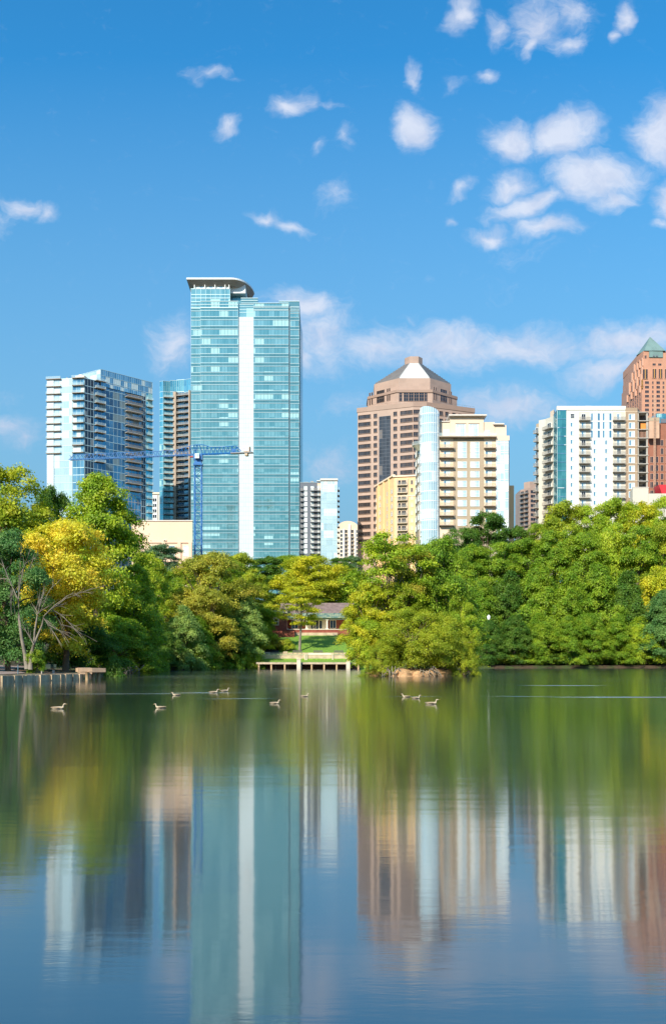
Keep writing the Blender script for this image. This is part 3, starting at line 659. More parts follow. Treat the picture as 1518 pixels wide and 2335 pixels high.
# ---- yellow apartment block
def yellow():
    D = 400.; b = thing('apartment_building', base_at(910, D), 'yellow stucco apartment block standing before the pinkish granite tower', 'building')
    g0 = b.location.z; P_ = [W(834, 446), W(862, 424), W(898, 402), W(951, 400)]
    tops = [1127, 1104, 1087]
    mass(b, 'wall', [P_[2], P_[3], (P_[3][0], 430), (X(898, 430), 430)], g0, Z(1086, 400), M['yellow'])
    mass(b, 'wing', [P_[0], P_[1], (P_[2][0], P_[2][1]+.3), (P_[2][0]+3, 450)], g0, Z(1103, 420), M['yellow'])
    s = Face(b, P_[1], P_[2]); s0 = Face(b, P_[0], P_[1]); f = Face(b, P_[2], P_[3]); fh = 17.4/F*400
    bb = MB(); bb.box(-.5, f.L+.1, -.5, 1, Z(1086, 400)+.01, Z(1084, 400)+.2, 0); f.build(bb, 'cornice', [M['cream']])
    bb = MB(); bb.box(0, f.L, -.2, -.01, Z(1131, 400), Z(1129, 400), 0); f.build(bb, 'belt_course', [M['cream']])
    bb = MB(); u0, u1 = f.u(905.5), f.u(928.5); bb.box(u0, u1, -.04, -.0, g0, Z(1093, 400), 0); bb.box(u0-.3, u0, -.5, 0, g0, Z(1090, 400), 1); bb.box(u1, u1+.3, -.5, 0, g0, Z(1090, 400), 1); f.build(bb, 'balcony_recess', [M['tan'], M['cream']])
    for k in range(8):
        z0 = Z(1106, 400)-k*fh
        balcony(f, u0, z0, u1-u0, 1.3, M['cream'], M['drail'], False)
        f.put('window', win_mesh(1., 2., M['dkglass'], M['cream'], 1), u0+.5, z0+.35, -.05); f.put('window', win_mesh(1.7, 2., M['dkglass'], M['cream'], 2), u0+2., z0+.35, -.05)
        f.put('window', win_mesh(.9, 1.8, M['dkglass'] if k < 2 else M['cream2'], M['cream'], 2), f.u(936.5), z0+.4)
        for ss, n in ((s, 4), (s0, 3)):
            for i in range(n): ss.put('window', win_mesh(1.4, 1.7, M['dkglass'], M['white_metal'], 2), ss.L*(i+.35)/n, z0-2.8)
    for ss in (s, s0):
        bb = MB(); bb.box(-.3, ss.L-.2, -.5, .6, Z(1103, 420)+.01, Z(1101, 420)+.3, 0); ss.build(bb, 'cornice', [M['cream']])
        for i in range(3): bb = MB(); bb.box(ss.L*(i+.1)/3, ss.L*(i+.1)/3+1, -.7, -.01, g0, Z(1103, 420), 0); ss.build(bb, 'pilaster', [M['yellow']])
yellow()

# ---- tan condo with rounded glass corner
def tan_condo():
    D = 320.; b = thing('condo_tower', base_at(1060, D), 'tan and cream apartment tower with a tall rounded blue glass corner', 'tower')
    g0 = b.location.z; z = lambda p_: Z(p_, D); o = b.location
    A, B = W(1000, D), W(1160, D); f = Face(b, A, B); u = f.u; fh = 22./F*D
    mass(b, 'wall', [A, B, (X(1161, D+22), D+22), (X(985, D+22), D+22)], g0, z(996), M['cream2'])
    bb = MB(); bb.box(u(1033), u(1102.5), -.12, -.005, g0, z(999), 0); f.build(bb, 'tan_panel', [M['tan']])
    # terrace level set back
    bb = MB(); bb.box(u(1001), u(1130), 2.2, 14, z(997), z(958.5), 0); bb.box(u(1128), u(1157), 2.4, 14, z(996), z(965), 0); f.build(bb, 'penthouse', [M['cream2']])
    bb = MB(); bb.box(u(1027), u(1104), 1.6, 14, z(997), z(947), 0); f.build(bb, 'penthouse_bay', [M['cream2']])
    bb = MB(); bb.box(u(1023), u(1110), .2, 15, z(947)+.01, z(944), 0); bb.box(u(1126), u(1151), 1.4, 15, z(965)+.01, z(962.2), 0); bb.box(u(1000), u(1027)-.1, 1.8, 15, z(958.5)+.01, z(956.5), 0); f.build(bb, 'roof_edge', [M['trim']])
    bb = MB(); bb.box(u(1000), u(1130), -1.7, 2.2, z(998.5), z(996)-.02, 0); f.build(bb, 'terrace', [M['tanslab']])
    link('railing', (lambda m_: (m_.box(u(1000.5), u(1129.5), -1.6, -1.55, z(996), z(989), 0), m_)[1])(MB()).mesh('railing', [M['rail']]), None)
    rl = bpy.context.scene.objects['railing'] if False else None
    for (a_, c_, t_, y) in ((1041, 1062, 965, 1.6), (1071, 1091, 965, 1.6), (1013, 1025, 977, 2.2), (1105, 1118, 979, 2.2)):
        f.put('tall_window', win_mesh(u(c_)-u(a_), z(t_)-z(994), M['wglass'], M['white_metal'], 3, 3), u(a_), z(994), y)
    for a_ in (1041, 1071): bb = MB(); bb.box(u(a_)-.3, u(a_+21)+.3, 1.4, 1.59, z(965)+.3, z(962), 0); f.build(bb, 'window_head', [M['tan']])
    for k in range(9):
        z0 = z(1021.5)-k*fh
        balcony(f, u(1000.5), z0-.3, u(1034)-u(1000.5), 1.6, M['tanslab'], M['tanrail'], False)
        balcony(f, u(1102.5), z0-.3, u(1129)-u(1102.5), 1.6, M['tanslab'], M['tanrail'], False)
        f.put('window', win_mesh(2., 2., M['mglass'], M['white_metal'], 2), u(1012), z0+.1); f.put('window', win_mesh(2., 2., M['mglass'], M['white_metal'], 2), u(1107), z0+.1)
        for px in (1043.5, 1072.5):
            hh = 2.1 if k > 1 else 2.1
            f.put('window', win_mesh(3., 2., M['wglass'], M['white_metal'], 3, 2), u(px), z0-.1 if k else z0, -.12)
            if k == 1:
                f.put('window', win_mesh(3., 1.2, M['wglass'], M['white_metal'], 3, 1), u(px), z0+2.05, -.12)
    grid(f, 'glass_wall', u(1130.5), u(1158), g0, z(1005), fh, 1.4, M['wglass'], M['white_metal'], hlines=2, sp_h=.8, lw=.2, y=-.4)
    bb = MB(); bb.box(u(1129.5), u(1160.5), -.6, 1, z(1005)+.01, z(996)+.3, 0); f.build(bb, 'parapet', [M['cream2']])
    # rounded glass corner
    n = 12; cxx, cyy = X(979.5, D+1), D+1; r = (X(1001, D)-X(958, D))/2
    ring_ = [(cxx+r*math.cos(math.pi+math.pi*i/n), cyy+r*1.1*math.sin(math.pi+math.pi*i/n)) for i in range(n+1)]
    bb = MB(); m2 = [M['blue'], M['white_metal'], M['blue']]
    lr = [(p_[0]-o.x, p_[1]-o.y) for p_ in ring_]
    i0 = len(bb.v)
    top = [z(929)+(z(943.5)-z(929))*max(0, (i-3)/(n-3))**1.5 for i in range(n+1)]
    for i in range(n):
        a_, c_ = lr[i], lr[i+1]
        bb.quad((*a_, g0-o.z), (*c_, g0-o.z), (*c_, top[i+1]-o.z), (*a_, top[i]-o.z), 0)
    bk = [(lr[n][0], lr[n][1]+8), (lr[0][0], lr[0][1]+8)]
    bb.quad((*lr[n], g0-o.z), (*bk[0], g0-o.z), (*bk[0], top[n]-o.z), (*lr[n], top[n]-o.z), 0); bb.quad((*bk[1], g0-o.z), (*lr[0], g0-o.z), (*lr[0], top[0]-o.z), (*bk[1], top[0]-o.z), 0)
    i0 = len(bb.v); bb.v += [(*p_, t_-o.z-.15) for p_, t_ in zip(lr, top)]+[(*bk[0], top[n]-o.z-.15), (*bk[1], top[0]-o.z-.15)]; bb.f.append(tuple(range(i0, i0+n+3))); bb.m.append(1)
    def arc(rr, h0, h1, mm):
        q = [(cxx-o.x+rr*math.cos(math.pi+math.pi*i/n), cyy-o.y+rr*1.1*math.sin(math.pi+math.pi*i/n)) for i in range(n+1)]
        for i in range(n): bb.quad((*q[i], h0), (*q[i+1], h0), (*q[i+1], h1), (*q[i], h1), mm)
        for i in range(n): bb.quad((*q[i], h1), (*q[i+1], h1), (*lr[i+1], h1), (*lr[i], h1), mm)
    for k in range(13):
        h = z(967)+fh-k*fh
        if h > top[n]+1: continue
        arc(r+.08, h-o.z-.25, h-o.z, 1); arc(r+.05, h-o.z-1., h-o.z-.27, 2)
    for i in range(0, n+1): bb.box(lr[i][0]-.06, lr[i][0]+.06, lr[i][1]-.12, lr[i][1]+.05, g0-o.z, top[i]-o.z, 1)
    bb.build('rounded_glass_corner', m2, b)
    # narrow side with round balcony
    s = Face(b, W(945, D+16), W(957.5, D+3)); mass(b, 'side_wall', [W(947, D+16), W(957.5, D+3), (X(975, D+10), D+10), (X(960, D+24), D+24)], g0, z(1000), M['tan'])
    for k in range(9): s.put('window', win_mesh(2.4, 1.9, M['dkglass'], M['white_metal'], 2), 2.5, z(1025)-k*fh); s.put('window', win_mesh(1.8, 1.9, M['dkglass'], M['white_metal'], 2), 8., z(1025)-k*fh)
    bb = MB(); cx_, cy_ = X(954, D+5)-o.x, D+5-o.y
    for (r0, r1, h0, h1) in ((.4, 2.2, 1020, 1010), (2.2, 2.4, 1010, 1009), (2.35, 2.35, 1009, 1001)):
        c0 = [(cx_+r0*math.cos(2*math.pi*i/14), cy_+r0*math.sin(2*math.pi*i/14)) for i in range(14)]; c1 = [(cx_+r1*math.cos(2*math.pi*i/14), cy_+r1*math.sin(2*math.pi*i/14)) for i in range(14)]
        bb.prism(c0, z(h0)-o.z, z(h1)-o.z-.01, 0 if h0 > 1009 else 1, Q=c1)
    bb.build('round_balcony', [M['cream'], M['rail']], b)
    mass(b, 'rear_wing', [W(1158, D+23), W(1171.5, D+23), (X(1171.5, D+40), D+40), (X(1158, D+40), D+40)], g0, Z(1107, D+23), M['yellow'])
    for ob in [x for x in C.objects if x.name.startswith('railing') and x.parent is None]:
        ob.parent = b; ob.location = f.loc; ob.rotation_euler = (0, 0, f.rz)
tan_condo()

# ---- small brown block in the gap
def small_brown():
    D = 600.; b = thing('apartment_building', base_at(1205, D), 'small pink brown apartment block with dark balconies in the gap beside the white block', 'building')
    g0 = b.location.z; A, B, Cc = W(1186, D+8), W(1207, D), W(1228, D+2)
    mass(b, 'wall', [A, B, Cc, (Cc[0], D+25), (A[0], D+25)], g0, Z(1112, D), M['granite'])
    mass(b, 'upper_storeys', [W(1194, D+5), W(1208, D+1), W(1226, D+3), (Cc[0], D+22), W(1194, D+22)], Z(1112, D), Z(1097, D), M['granite'])
    f = Face(b, A, B); s = Face(b, B, Cc)
    for k in range(8):
        z0 = Z(1125+k*10.5, D)
        for uu in (.3, f.L*.52):
            balcony(f, uu, z0, f.L*.4, 1.6, M['granite_d'], M['drail']); f.put('window', win_mesh(f.L*.3, 2., M['dkglass'], M['granite_d'], 2), uu+.3, z0+.3)
        s.put('window', win_mesh(3.6, 1.8, M['dkglass'], M['granite_d'], 2), .8, z0+.3)
small_brown()

# ---- white apartment block
def white_block():
    D = 340.; b = thing('apartment_building', base_at(1350, D), 'bright white apartment block with a green glass strip and rows of small square windows', 'building')
    g0 = b.location.z; z = lambda p_: Z(p_, D); A, B = W(1270, D), W(1425.5, D); f = Face(b, A, B); u = f.u; fh = 19.65/F*D; o = b.location
    mass(b, 'wall', [A, B, (X(1425, D+20), D+20), (X(1262, D+20), D+20)], g0, z(928), M['white'])
    bb = MB(); bb.box(-.1, f.L+.05, -.3, 1, z(934.5), z(926), 0); bb.box(u(1328), u(1368), 2, 8, z(926), z(924), 0); f.build(bb, 'parapet', [M['white']])
    k0 = 940.5
    bb = MB(); bb.box(u(1270.5), u(1290), -.15, 0, g0, z(935), 0)
    n = 0
    while z(935)-n*fh > g0+2: h = z(935)-n*fh; bb.box(u(1270.5), u(1290), -.3, -.151, h-.25, h, 1); n += 1
    for i in range(5): uu = u(1270.5)+(u(1290)-u(1270.5))*i/4; bb.box(uu-.06, uu+.06, -.22, -.151, g0, z(935), 2)
    f.build(bb, 'green_glass_strip', [M['green'], M['mglass'], M['tcyan']])
    # set-back left side faces
    S1 = W(1262.3, D+6); s = Face(b, S1, (A[0], A[1]+.02)); grid(s, 'side_glass', 0, s.L-.05, g0, z(935), fh, 2., M['green'], M['mglass'], hlines=1, lw=.25, y=-.02)
    mass(b, 'left_wing', [W(1228, D+13), W(1243, D+11), (S1[0], S1[1]+.2), (X(1270, D+22), D+22), (X(1232, D+26), D+26)], g0, Z(957, D+12), M['offwhite'])
    s2 = Face(b, W(1243.2, D+11), (S1[0]-.05, S1[1]+.15)); s3 = Face(b, W(1228, D+13), W(1243, D+11)); s4 = Face(b, W(1220, D+14), W(1228, D+13))
    mass(b, 'left_bay', [W(1222, D+14.5), W(1228, D+13.2), (X(1234, D+24), D+24), (X(1224, D+24), D+24)], g0, Z(966, D+14), M['tan'])
    mass(b, 'left_upper', [W(1254, D+9.2), (S1[0], S1[1]), (X(1270, D+16), D+16), (X(1258, D+18), D+18)], Z(958, D+10), Z(935, D+7), M['cream2'])
    for k in range(12):
        z0 = Z(962+18, D+9)-k*fh
        balcony(s2, .1, z0, s2.L-.2, 1.7, M['conc'], M['drail'], False); s2.put('window', win_mesh(2.2, 2.1, M['dkglass'], M['white_metal'], 2), 1.4, z0+.3)
        balcony(s4, -.1, z0-.5, s4.L+.1, 1.6, M['conc'], M['drail'], False); s4.put('window', win_mesh(s4.L*.6, 2.1, M['dkglass'], M['white_metal'], 2), .3, z0-.2)
    for k in range(11):
        z0 = z(972.5)-(k-1)*fh; 
        for px in (1300, ): f.put('window', win_mesh(1.45, 1.45, M['mglass'] if k else M['dkglass'], M['white_metal'], 1 if k else 1, 1 if k else 3), u(px), z0)
        for px in (1320.5, 1397.5):
            balcony(f, u(px)-.3, z0-.9-.25, (26 if px < 1350 else 28)/F*D, 1.5, M['conc'], M['drail'], False)
            f.put('balcony_door', win_mesh(1.4 if px < 1350 else 1.3, 2.1, M['mglass'] if (k*7+int(px)) % 3 else M['dkglass'], M['white_metal'], 2), u(px+5 if px < 1350 else px+9), z0-.7)
        if k > 2:
            for px in (1352.5, 1379): f.put('window', win_mesh(1.5, 1.5, M['mglass'], M['white_metal'], 1), u(px), z0-.25)
        else:
            for px in (1347, 1373.5): f.put('tall_window', win_mesh(20/F*D, 2.6, M['mglass'], M['white_metal'], 4), u(px), z0-.9)
    bb = MB(); bb.box(u(1319), u(1344.5), -.02, 0, g0, z(938.5), 0); bb.box(u(1396.5), u(1424), -.02, 0, g0, z(938.5), 0); f.build(bb, 'balcony_back_wall', [M['offwhite']])
    # tan section and open unfinished bays
    A2, B2 = W(1425.6, D-.4), W(1453, D-.4); mass(b, 'tan_section', [A2, B2, (X(1476, D+20), D+20), (X(1426, D+20), D+20)], g0, z(930), M['brownc'])
    h2 = Face(b, A2, B2)
    for k in range(10): h2.put('window', win_mesh(1.9, 1.9, M['mglass'], M['white_metal'], 1, 1, .2), h2.u(1434), z(957.2)-k*fh)
    for k in range(10): bb = MB(); bb.box(0, h2.L, -.06, -.004, z(938.6)-k*fh-.12, z(938.6)-k*fh, 0); h2.build(bb, 'belt_line', [M['cream']])
    h3 = Face(b, W(1453.2, D+.2), W(1477.5, D+.2)); bb = MB()
    mass(b, 'bay_back', [W(1453.2, D+4), W(1474, D+4), (X(1474, D+20), D+20), (X(1453.2, D+20), D+20)], g0, z(938), M['shadow_int'])
    for px in (1453.8, 1474.5): bb = MB(); bb.box(h3.u(px)-.25, h3.u(px)+.25, -.2, .3, g0, z(940), 0); h3.build(bb, 'column', [M['conc']])
    for k in range(12): bb = MB(); bb.box(h3.u(1453), h3.u(1477.5), -.5, 4, -.3, 0, 0); h3.put('floor_slab', bb.mesh('floor_slab', [M['conc']]), 0, z(939)-k*fh)
    bb = MB(); bb.box(h3.u(1461), h3.u(1472.5), .3, .5, z(977), z(964.5), 0); h3.build(bb, 'orange_board', [M['orange']])
    for i in range(6): bb = MB(); uu = h3.u(1456+i*3); bb.box(uu, uu+.14, .3, .45, z(997.5)+.05, z(980), 0); h3.build(bb, 'stud', [M['terra_l']])
    for k in range(3, 9): bb = MB(); bb.box(h3.u(1456), h3.u(1472), 3.6, 3.8, z(958.5)-k*fh-1, z(958.5)-k*fh+1.3, 0); h3.build(bb, 'drywall_panel', [M['conc']])
white_block()

def low_white():
    D = 318.; b = thing('low_building', base_at(1470, D), 'low beige flat roofed block peeking over the treetops at far right', 'building')
    g0 = b.location.z
    mass(b, 'wall', [W(1436, D+7), W(1442, D), W(1478, D), (X(1478, D+12), D+12), (X(1440, D+12), D+12)], g0, Z(1112, D), M['offwhite'])
    mass(b, 'lower_wall', [W(1478.2, D-1), W(1530, D-1), (X(1530, D+12), D+12), (X(1478.2, D+12), D+12)], g0, Z(1126.5, D), M['offwhite'])
    f = Face(b, W(1442, D), W(1478, D)); bb = MB(); bb.box(-.1, f.L+.1, -.12, .6, Z(1112, D)+.01, Z(1110.5, D), 0); f.build(bb, 'coping', [M['trim']])
    b2 = thing('roof_canopy', (X(1515, D+3), D+3, gh(X(1515, D), D)), 'bright red sloping metal canopy at the right edge above the trees', 'canopy')
    bb = MB(); o = b2.location
    bb.prism([(X(1509, D)-o.x, -3), (X(1540, D)-o.x, -3), (X(1540, D)-o.x, 3), (X(1509, D)-o.x, 3)], Z(1127, D)-o.z, Z(1104, D)-o.z, 0, Q=[(X(1504, D)-o.x, -2), (X(1540, D)-o.x, -2), (X(1540, D)-o.x, 3), (X(1504, D)-o.x, 3)])
    bb.build('red_roof', [M['redm']], b2); bb = MB(); bb.box(X(1511, D)-o.x, X(1512.5, D)-o.x, -1, -.6, 0, Z(1127, D)-o.z-.01); bb.build('post', [M['conc']], b2)
low_white()

def brick_block():
    D = 390.; b = thing('office_building', base_at(1500, D), 'red brown brick office block with a netted hoist tower at its left edge', 'building')
    g0 = b.location.z; z = lambda p_: Z(p_, D); A, B = W(1477, D), W(1570, D); f = Face(b, A, B); u = f.u
    mass(b, 'wall', [A, B, (B[0], D+25), (A[0], D+25)], g0, z(965), M['brick2'])
    bb = MB(); bb.box(u(1495), f.L, -.1, 12, z(965)+.01, z(943), 0)
    for i in range(16): bb.box(u(1495)+i*1.0-.05, u(1495)+i*1.0+.05, -.2, -.101, z(965), z(943), 1)
    f.build(bb, 'glass_attic', [M['tcyan'], M['drail']])
    bb = MB(); bb.box(u(1506), f.L, -.3, 10, z(964.4), z(955), 0); f.build(bb, 'attic_band', [M['dgrey']])
    for k in range(9):
        z0 = z(1010)-k*19.2/F*D-1.2
        for px in ([1482, 1493.5] if k > 1 else [])+[1505.5, 1517.2, 1529]: f.put('window', win_mesh(6.4/F*D, 2.5, M['dkglass'], M['terra_l'], 2), u(px), z0)
    b2 = thing('hoist_tower', base_at(1491, D-3), 'netted scaffold hoist tower with a thin mast in front of the brick office', 'scaffold'); o = b2.location
    f2 = Face(b2, W(1479, D-3), W(1503, D-3)); bb = MB()
    bb.box(f2.u(1479.5), f2.u(1503), 0, 1.5, z(1003), z(964), 0); f2.build(bb, 'netting', [M['mesh_']])
    bb = MB(); bb.box(f2.u(1479), f2.u(1503), -.1, 1.6, z(964)+.02, z(956), 0); f2.build(bb, 'top_platform', [M['tan']])
    bb = MB(); ua, ub = f2.u(1489.5), f2.u(1492.5); k = 0; h = g0
    for uu in (ua, ub):
        for y in (-.9, -.35): bb.box(uu-.05, uu+.05, y, y+.08, g0, z(905), 0)
    while h < z(907): bb.path([(ua, -.9, h), (ub, -.9, h+1.2)], .035, 4); bb.path([(ub, -.9, h), (ua, -.9, h+1.2)], .035, 4); h += 1.2
    f2.build(bb, 'hoist_mast', [M['mesh_']])
brick_block()

# ---- terracotta tower with green pyramid
def terracotta():
    D = 600.; b = thing('granite_tower', base_at(1490, D), 'terracotta coloured stepped tower with a pointed green copper pyramid at the right edge', 'tower')
    g0 = b.location.z; o = b.location; z = lambda p_: Z(p_, D)
    def tier(pl, pc, pr, t0, t1, nm='tier', m=M['terra'], dl=14.):
        A, B, E = W(pl, D+dl), W(pc, D), W(pr, D+1); return mass(b, nm, [A, B, E, (E[0], D+45), (A[0]+2, D+45)], t0, t1, m), Face(b, A, B), Face(b, B, E)
    _, l0, f0 = tier(1429.5, 1463, 1560, g0, z(879), dl=26)
    _, l1, f1 = tier(1434.5, 1465, 1550, z(879), z(853), dl=22)
    _, l2, f2 = tier(1440.5, 1467, 1545, z(853), z(833), dl=19)
    _, l3, f3 = tier(1446, 1467.5, 1534, z(833), z(816), dl=15)
    _, l4, f4 = tier(1451, 1466.5, 1524, z(816), z(800), dl=10)
    apex = (X(1481, D+10)+3-o.x, D+14-o.y, Z(767, D+10)-o.z)
    bb = MB(); q = [W(1450.5, D+9), W(1468, D-.5), W(1517, D-.5), (X(1520, D+34), D+34), (X(1458, D+34), D+34)]
    q = [(a_-o.x, c_-o.y, z(800)-o.z+.05) for a_, c_ in q]; n = len(q)
    apex = (X(1481.5, D+8)-o.x, D+8-o.y, Z(767.5, D+8)-o.z)
    i0 = 0; bb.v = q+[apex]; bb.f = [(i, (i+1) % n, n) for i in range(n)]; bb.m = [0]*n
    bb.build('copper_pyramid', [M['copper']], b)
    bb = MB(); bb.box(f4.u(1479), f4.u(1510), -.7, 1.5, z(814.5), z(801), 0); f4.build(bb, 'copper_apron', [M['copper']])
    for px, py in ((1477, 796), (1485, 796), (1493, 797), (1502, 797), (1489, 811), (1496, 811)):
        m_ = MB(); m_.v = [(-.7, -.2, 0), (.7, -.2, 0), (0, -.2, 1.4), (0, 1.2, 1.2)]; m_.f = [(0, 1, 2), (1, 3, 2), (3, 0, 2)]; m_.m = [0]*3
        yy_ = (-.8 if py > 800 else 1.2); f4.put('dormer', m_.mesh('dormer', [M['dgrey']]), f4.u(px), z(py)-.6, yy_)
    # tall slots and gold fins
    for (px, w, h0, h1) in ((1465, 11, 864, 842), (1487, 8.5, 862, 841), (1501, 8.5, 862, 841), (1515, 8, 862, 841)):
        f1.put('tall_slot_window', win_mesh(w/F*D, z(h1)-z(h0), M['dkglass'], M['terra_l'], 3, 1, .2, .3), f1.u(px), z(h0), -3.2 if False else -.05)
        bb = MB(); bb.box(0, .35, -.5, -.1, 0, z(h1)-z(h0), 0); f1.put('gold_fin', bb.mesh('gold_fin', [M['gold']]), f1.u(px+w/2-.7), z(h0), -.05)
    for (ff, px, h0, h1) in ((f3, 1487, 834, 828), (f3, 1500, 834, 828), (f4, 1469, 817, 810)):
        ff.put('window', win_mesh(7.5/F*D if px > 1470 else 1.3, z(h1)-z(h0), M['brglass'], M['terra_l'], 2), ff.u(px), z(h0))
    for px in (1464, 1474, 1483, 1490, 1496.5, 1504, 1511):
        for (ff, h0, h1) in ((f0, 886, 866),):
            bb = MB(); bb.box(-.35, .35, -.7, -.01, z(h0), z(h1)-(2.5 if px in (1474, 1490, 1504) else 0), 0); bb.box(-.6, .6, -.9, -.5, z(h0)+2, z(h1)-4, 1); ff.build(bb, 'pier', [M['gold'], M['terra_l']])
    for i in range(7):
        for ll, t0, t1 in ((l0, 893, 877), (l1, 879, 851), (l2, 853, 831), (l3, 833, 815)):
            if i % 2 == 0:
                m_ = MB(); m_.box(0, 1.3, -.9, 0, 0, z(t1)-z(t0), 0); ll.put('pier', m_.mesh('pier', [M['terra_l']]), ll.L*(i+.2)/7, z(t0))
            elif ll is not l0: ll.put('window', win_mesh(1.6, (z(t1)-z(t0))*.5, M['dkglass'], M['terra'], 1), ll.L*(i+.1)/7, z(t0)+1)
    for k in range(8):
        z0 = z(875)-k*10.35/F*D
        for px, w, g in ((1470, 9, M['brglass']), (1486, 3.5, M['dkglass']), (1496, 8, M['dkglass']), (1510, 4, M['dkglass'])): f0.put('window', win_mesh(w/F*D, 1.7, g, M['terra_l'], 2), f0.u(px), z0)
        for i in range(6): l0.put('window', win_mesh(1.6 if i not in (2,) else 2.2, 1.8, M['dkglass'], M['terra'], 1), l0.L*(i+.4)/6.3, z0-1)
terracotta()

# ---- plant, vents and aerials on the roofs
def roof_bits():
    rnd = random.Random(9)
    for key, D, y0, boxes in (('bright white apartment', 340, 926, ((1292,1304,5),(1340,1352,6),(1384,1392,4),(1405,1416,3))), ('tan and cream', 320, 944, ((1040,1052,3),(1066,1074,4),(1090,1098,3))),
                              ('charcoal and white', 408, 1100, ((692,702,4),(708,714,6))), ('blue glass apartment', 400, 861, ((128,138,3),(146,150,5))), ('yellow stucco', 400, 1084, ((912,922,4),(934,944,3))),
                              ('low windowless', 330, 1187, ((330,338,3),(398,408,3),(424,428,4)))):
        b = [o_ for o_ in C.objects if o_.get('label', '').startswith(key)][0]; o = b.location
        for (a_, c_, h_) in boxes:
            m = MB(); x0_, x1_, z0_, z1_ = X(a_, D), X(c_, D), Z(y0, D), Z(y0-h_, D)
            m.box(x0_-o.x, x1_-o.x, D+3-o.y, D+6-o.y, z0_-.4-o.z, z1_-o.z, 0); m.box(x0_-o.x+.2, x1_-o.x-.2, D+2.95-o.y, D+2.99-o.y, z0_+.1-o.z, z1_-.15-o.z, 1)
            m.build('roof_plant', [M['slab'], M['drail2']], b)
        xa = X(boxes[-1][1]+3, D); m = MB(); m.path([(xa-o.x, D+4-o.y, Z(y0, D)-.2-o.z), (xa-o.x, D+4-o.y, Z(y0-rnd.uniform(6, 10), D)-o.z)], .07, 5); m.build('aerial', [M['dgrey']], b)
M['drail2'] = mat('louvre_grey', lin(120,120,120), .6)
roof_bits()
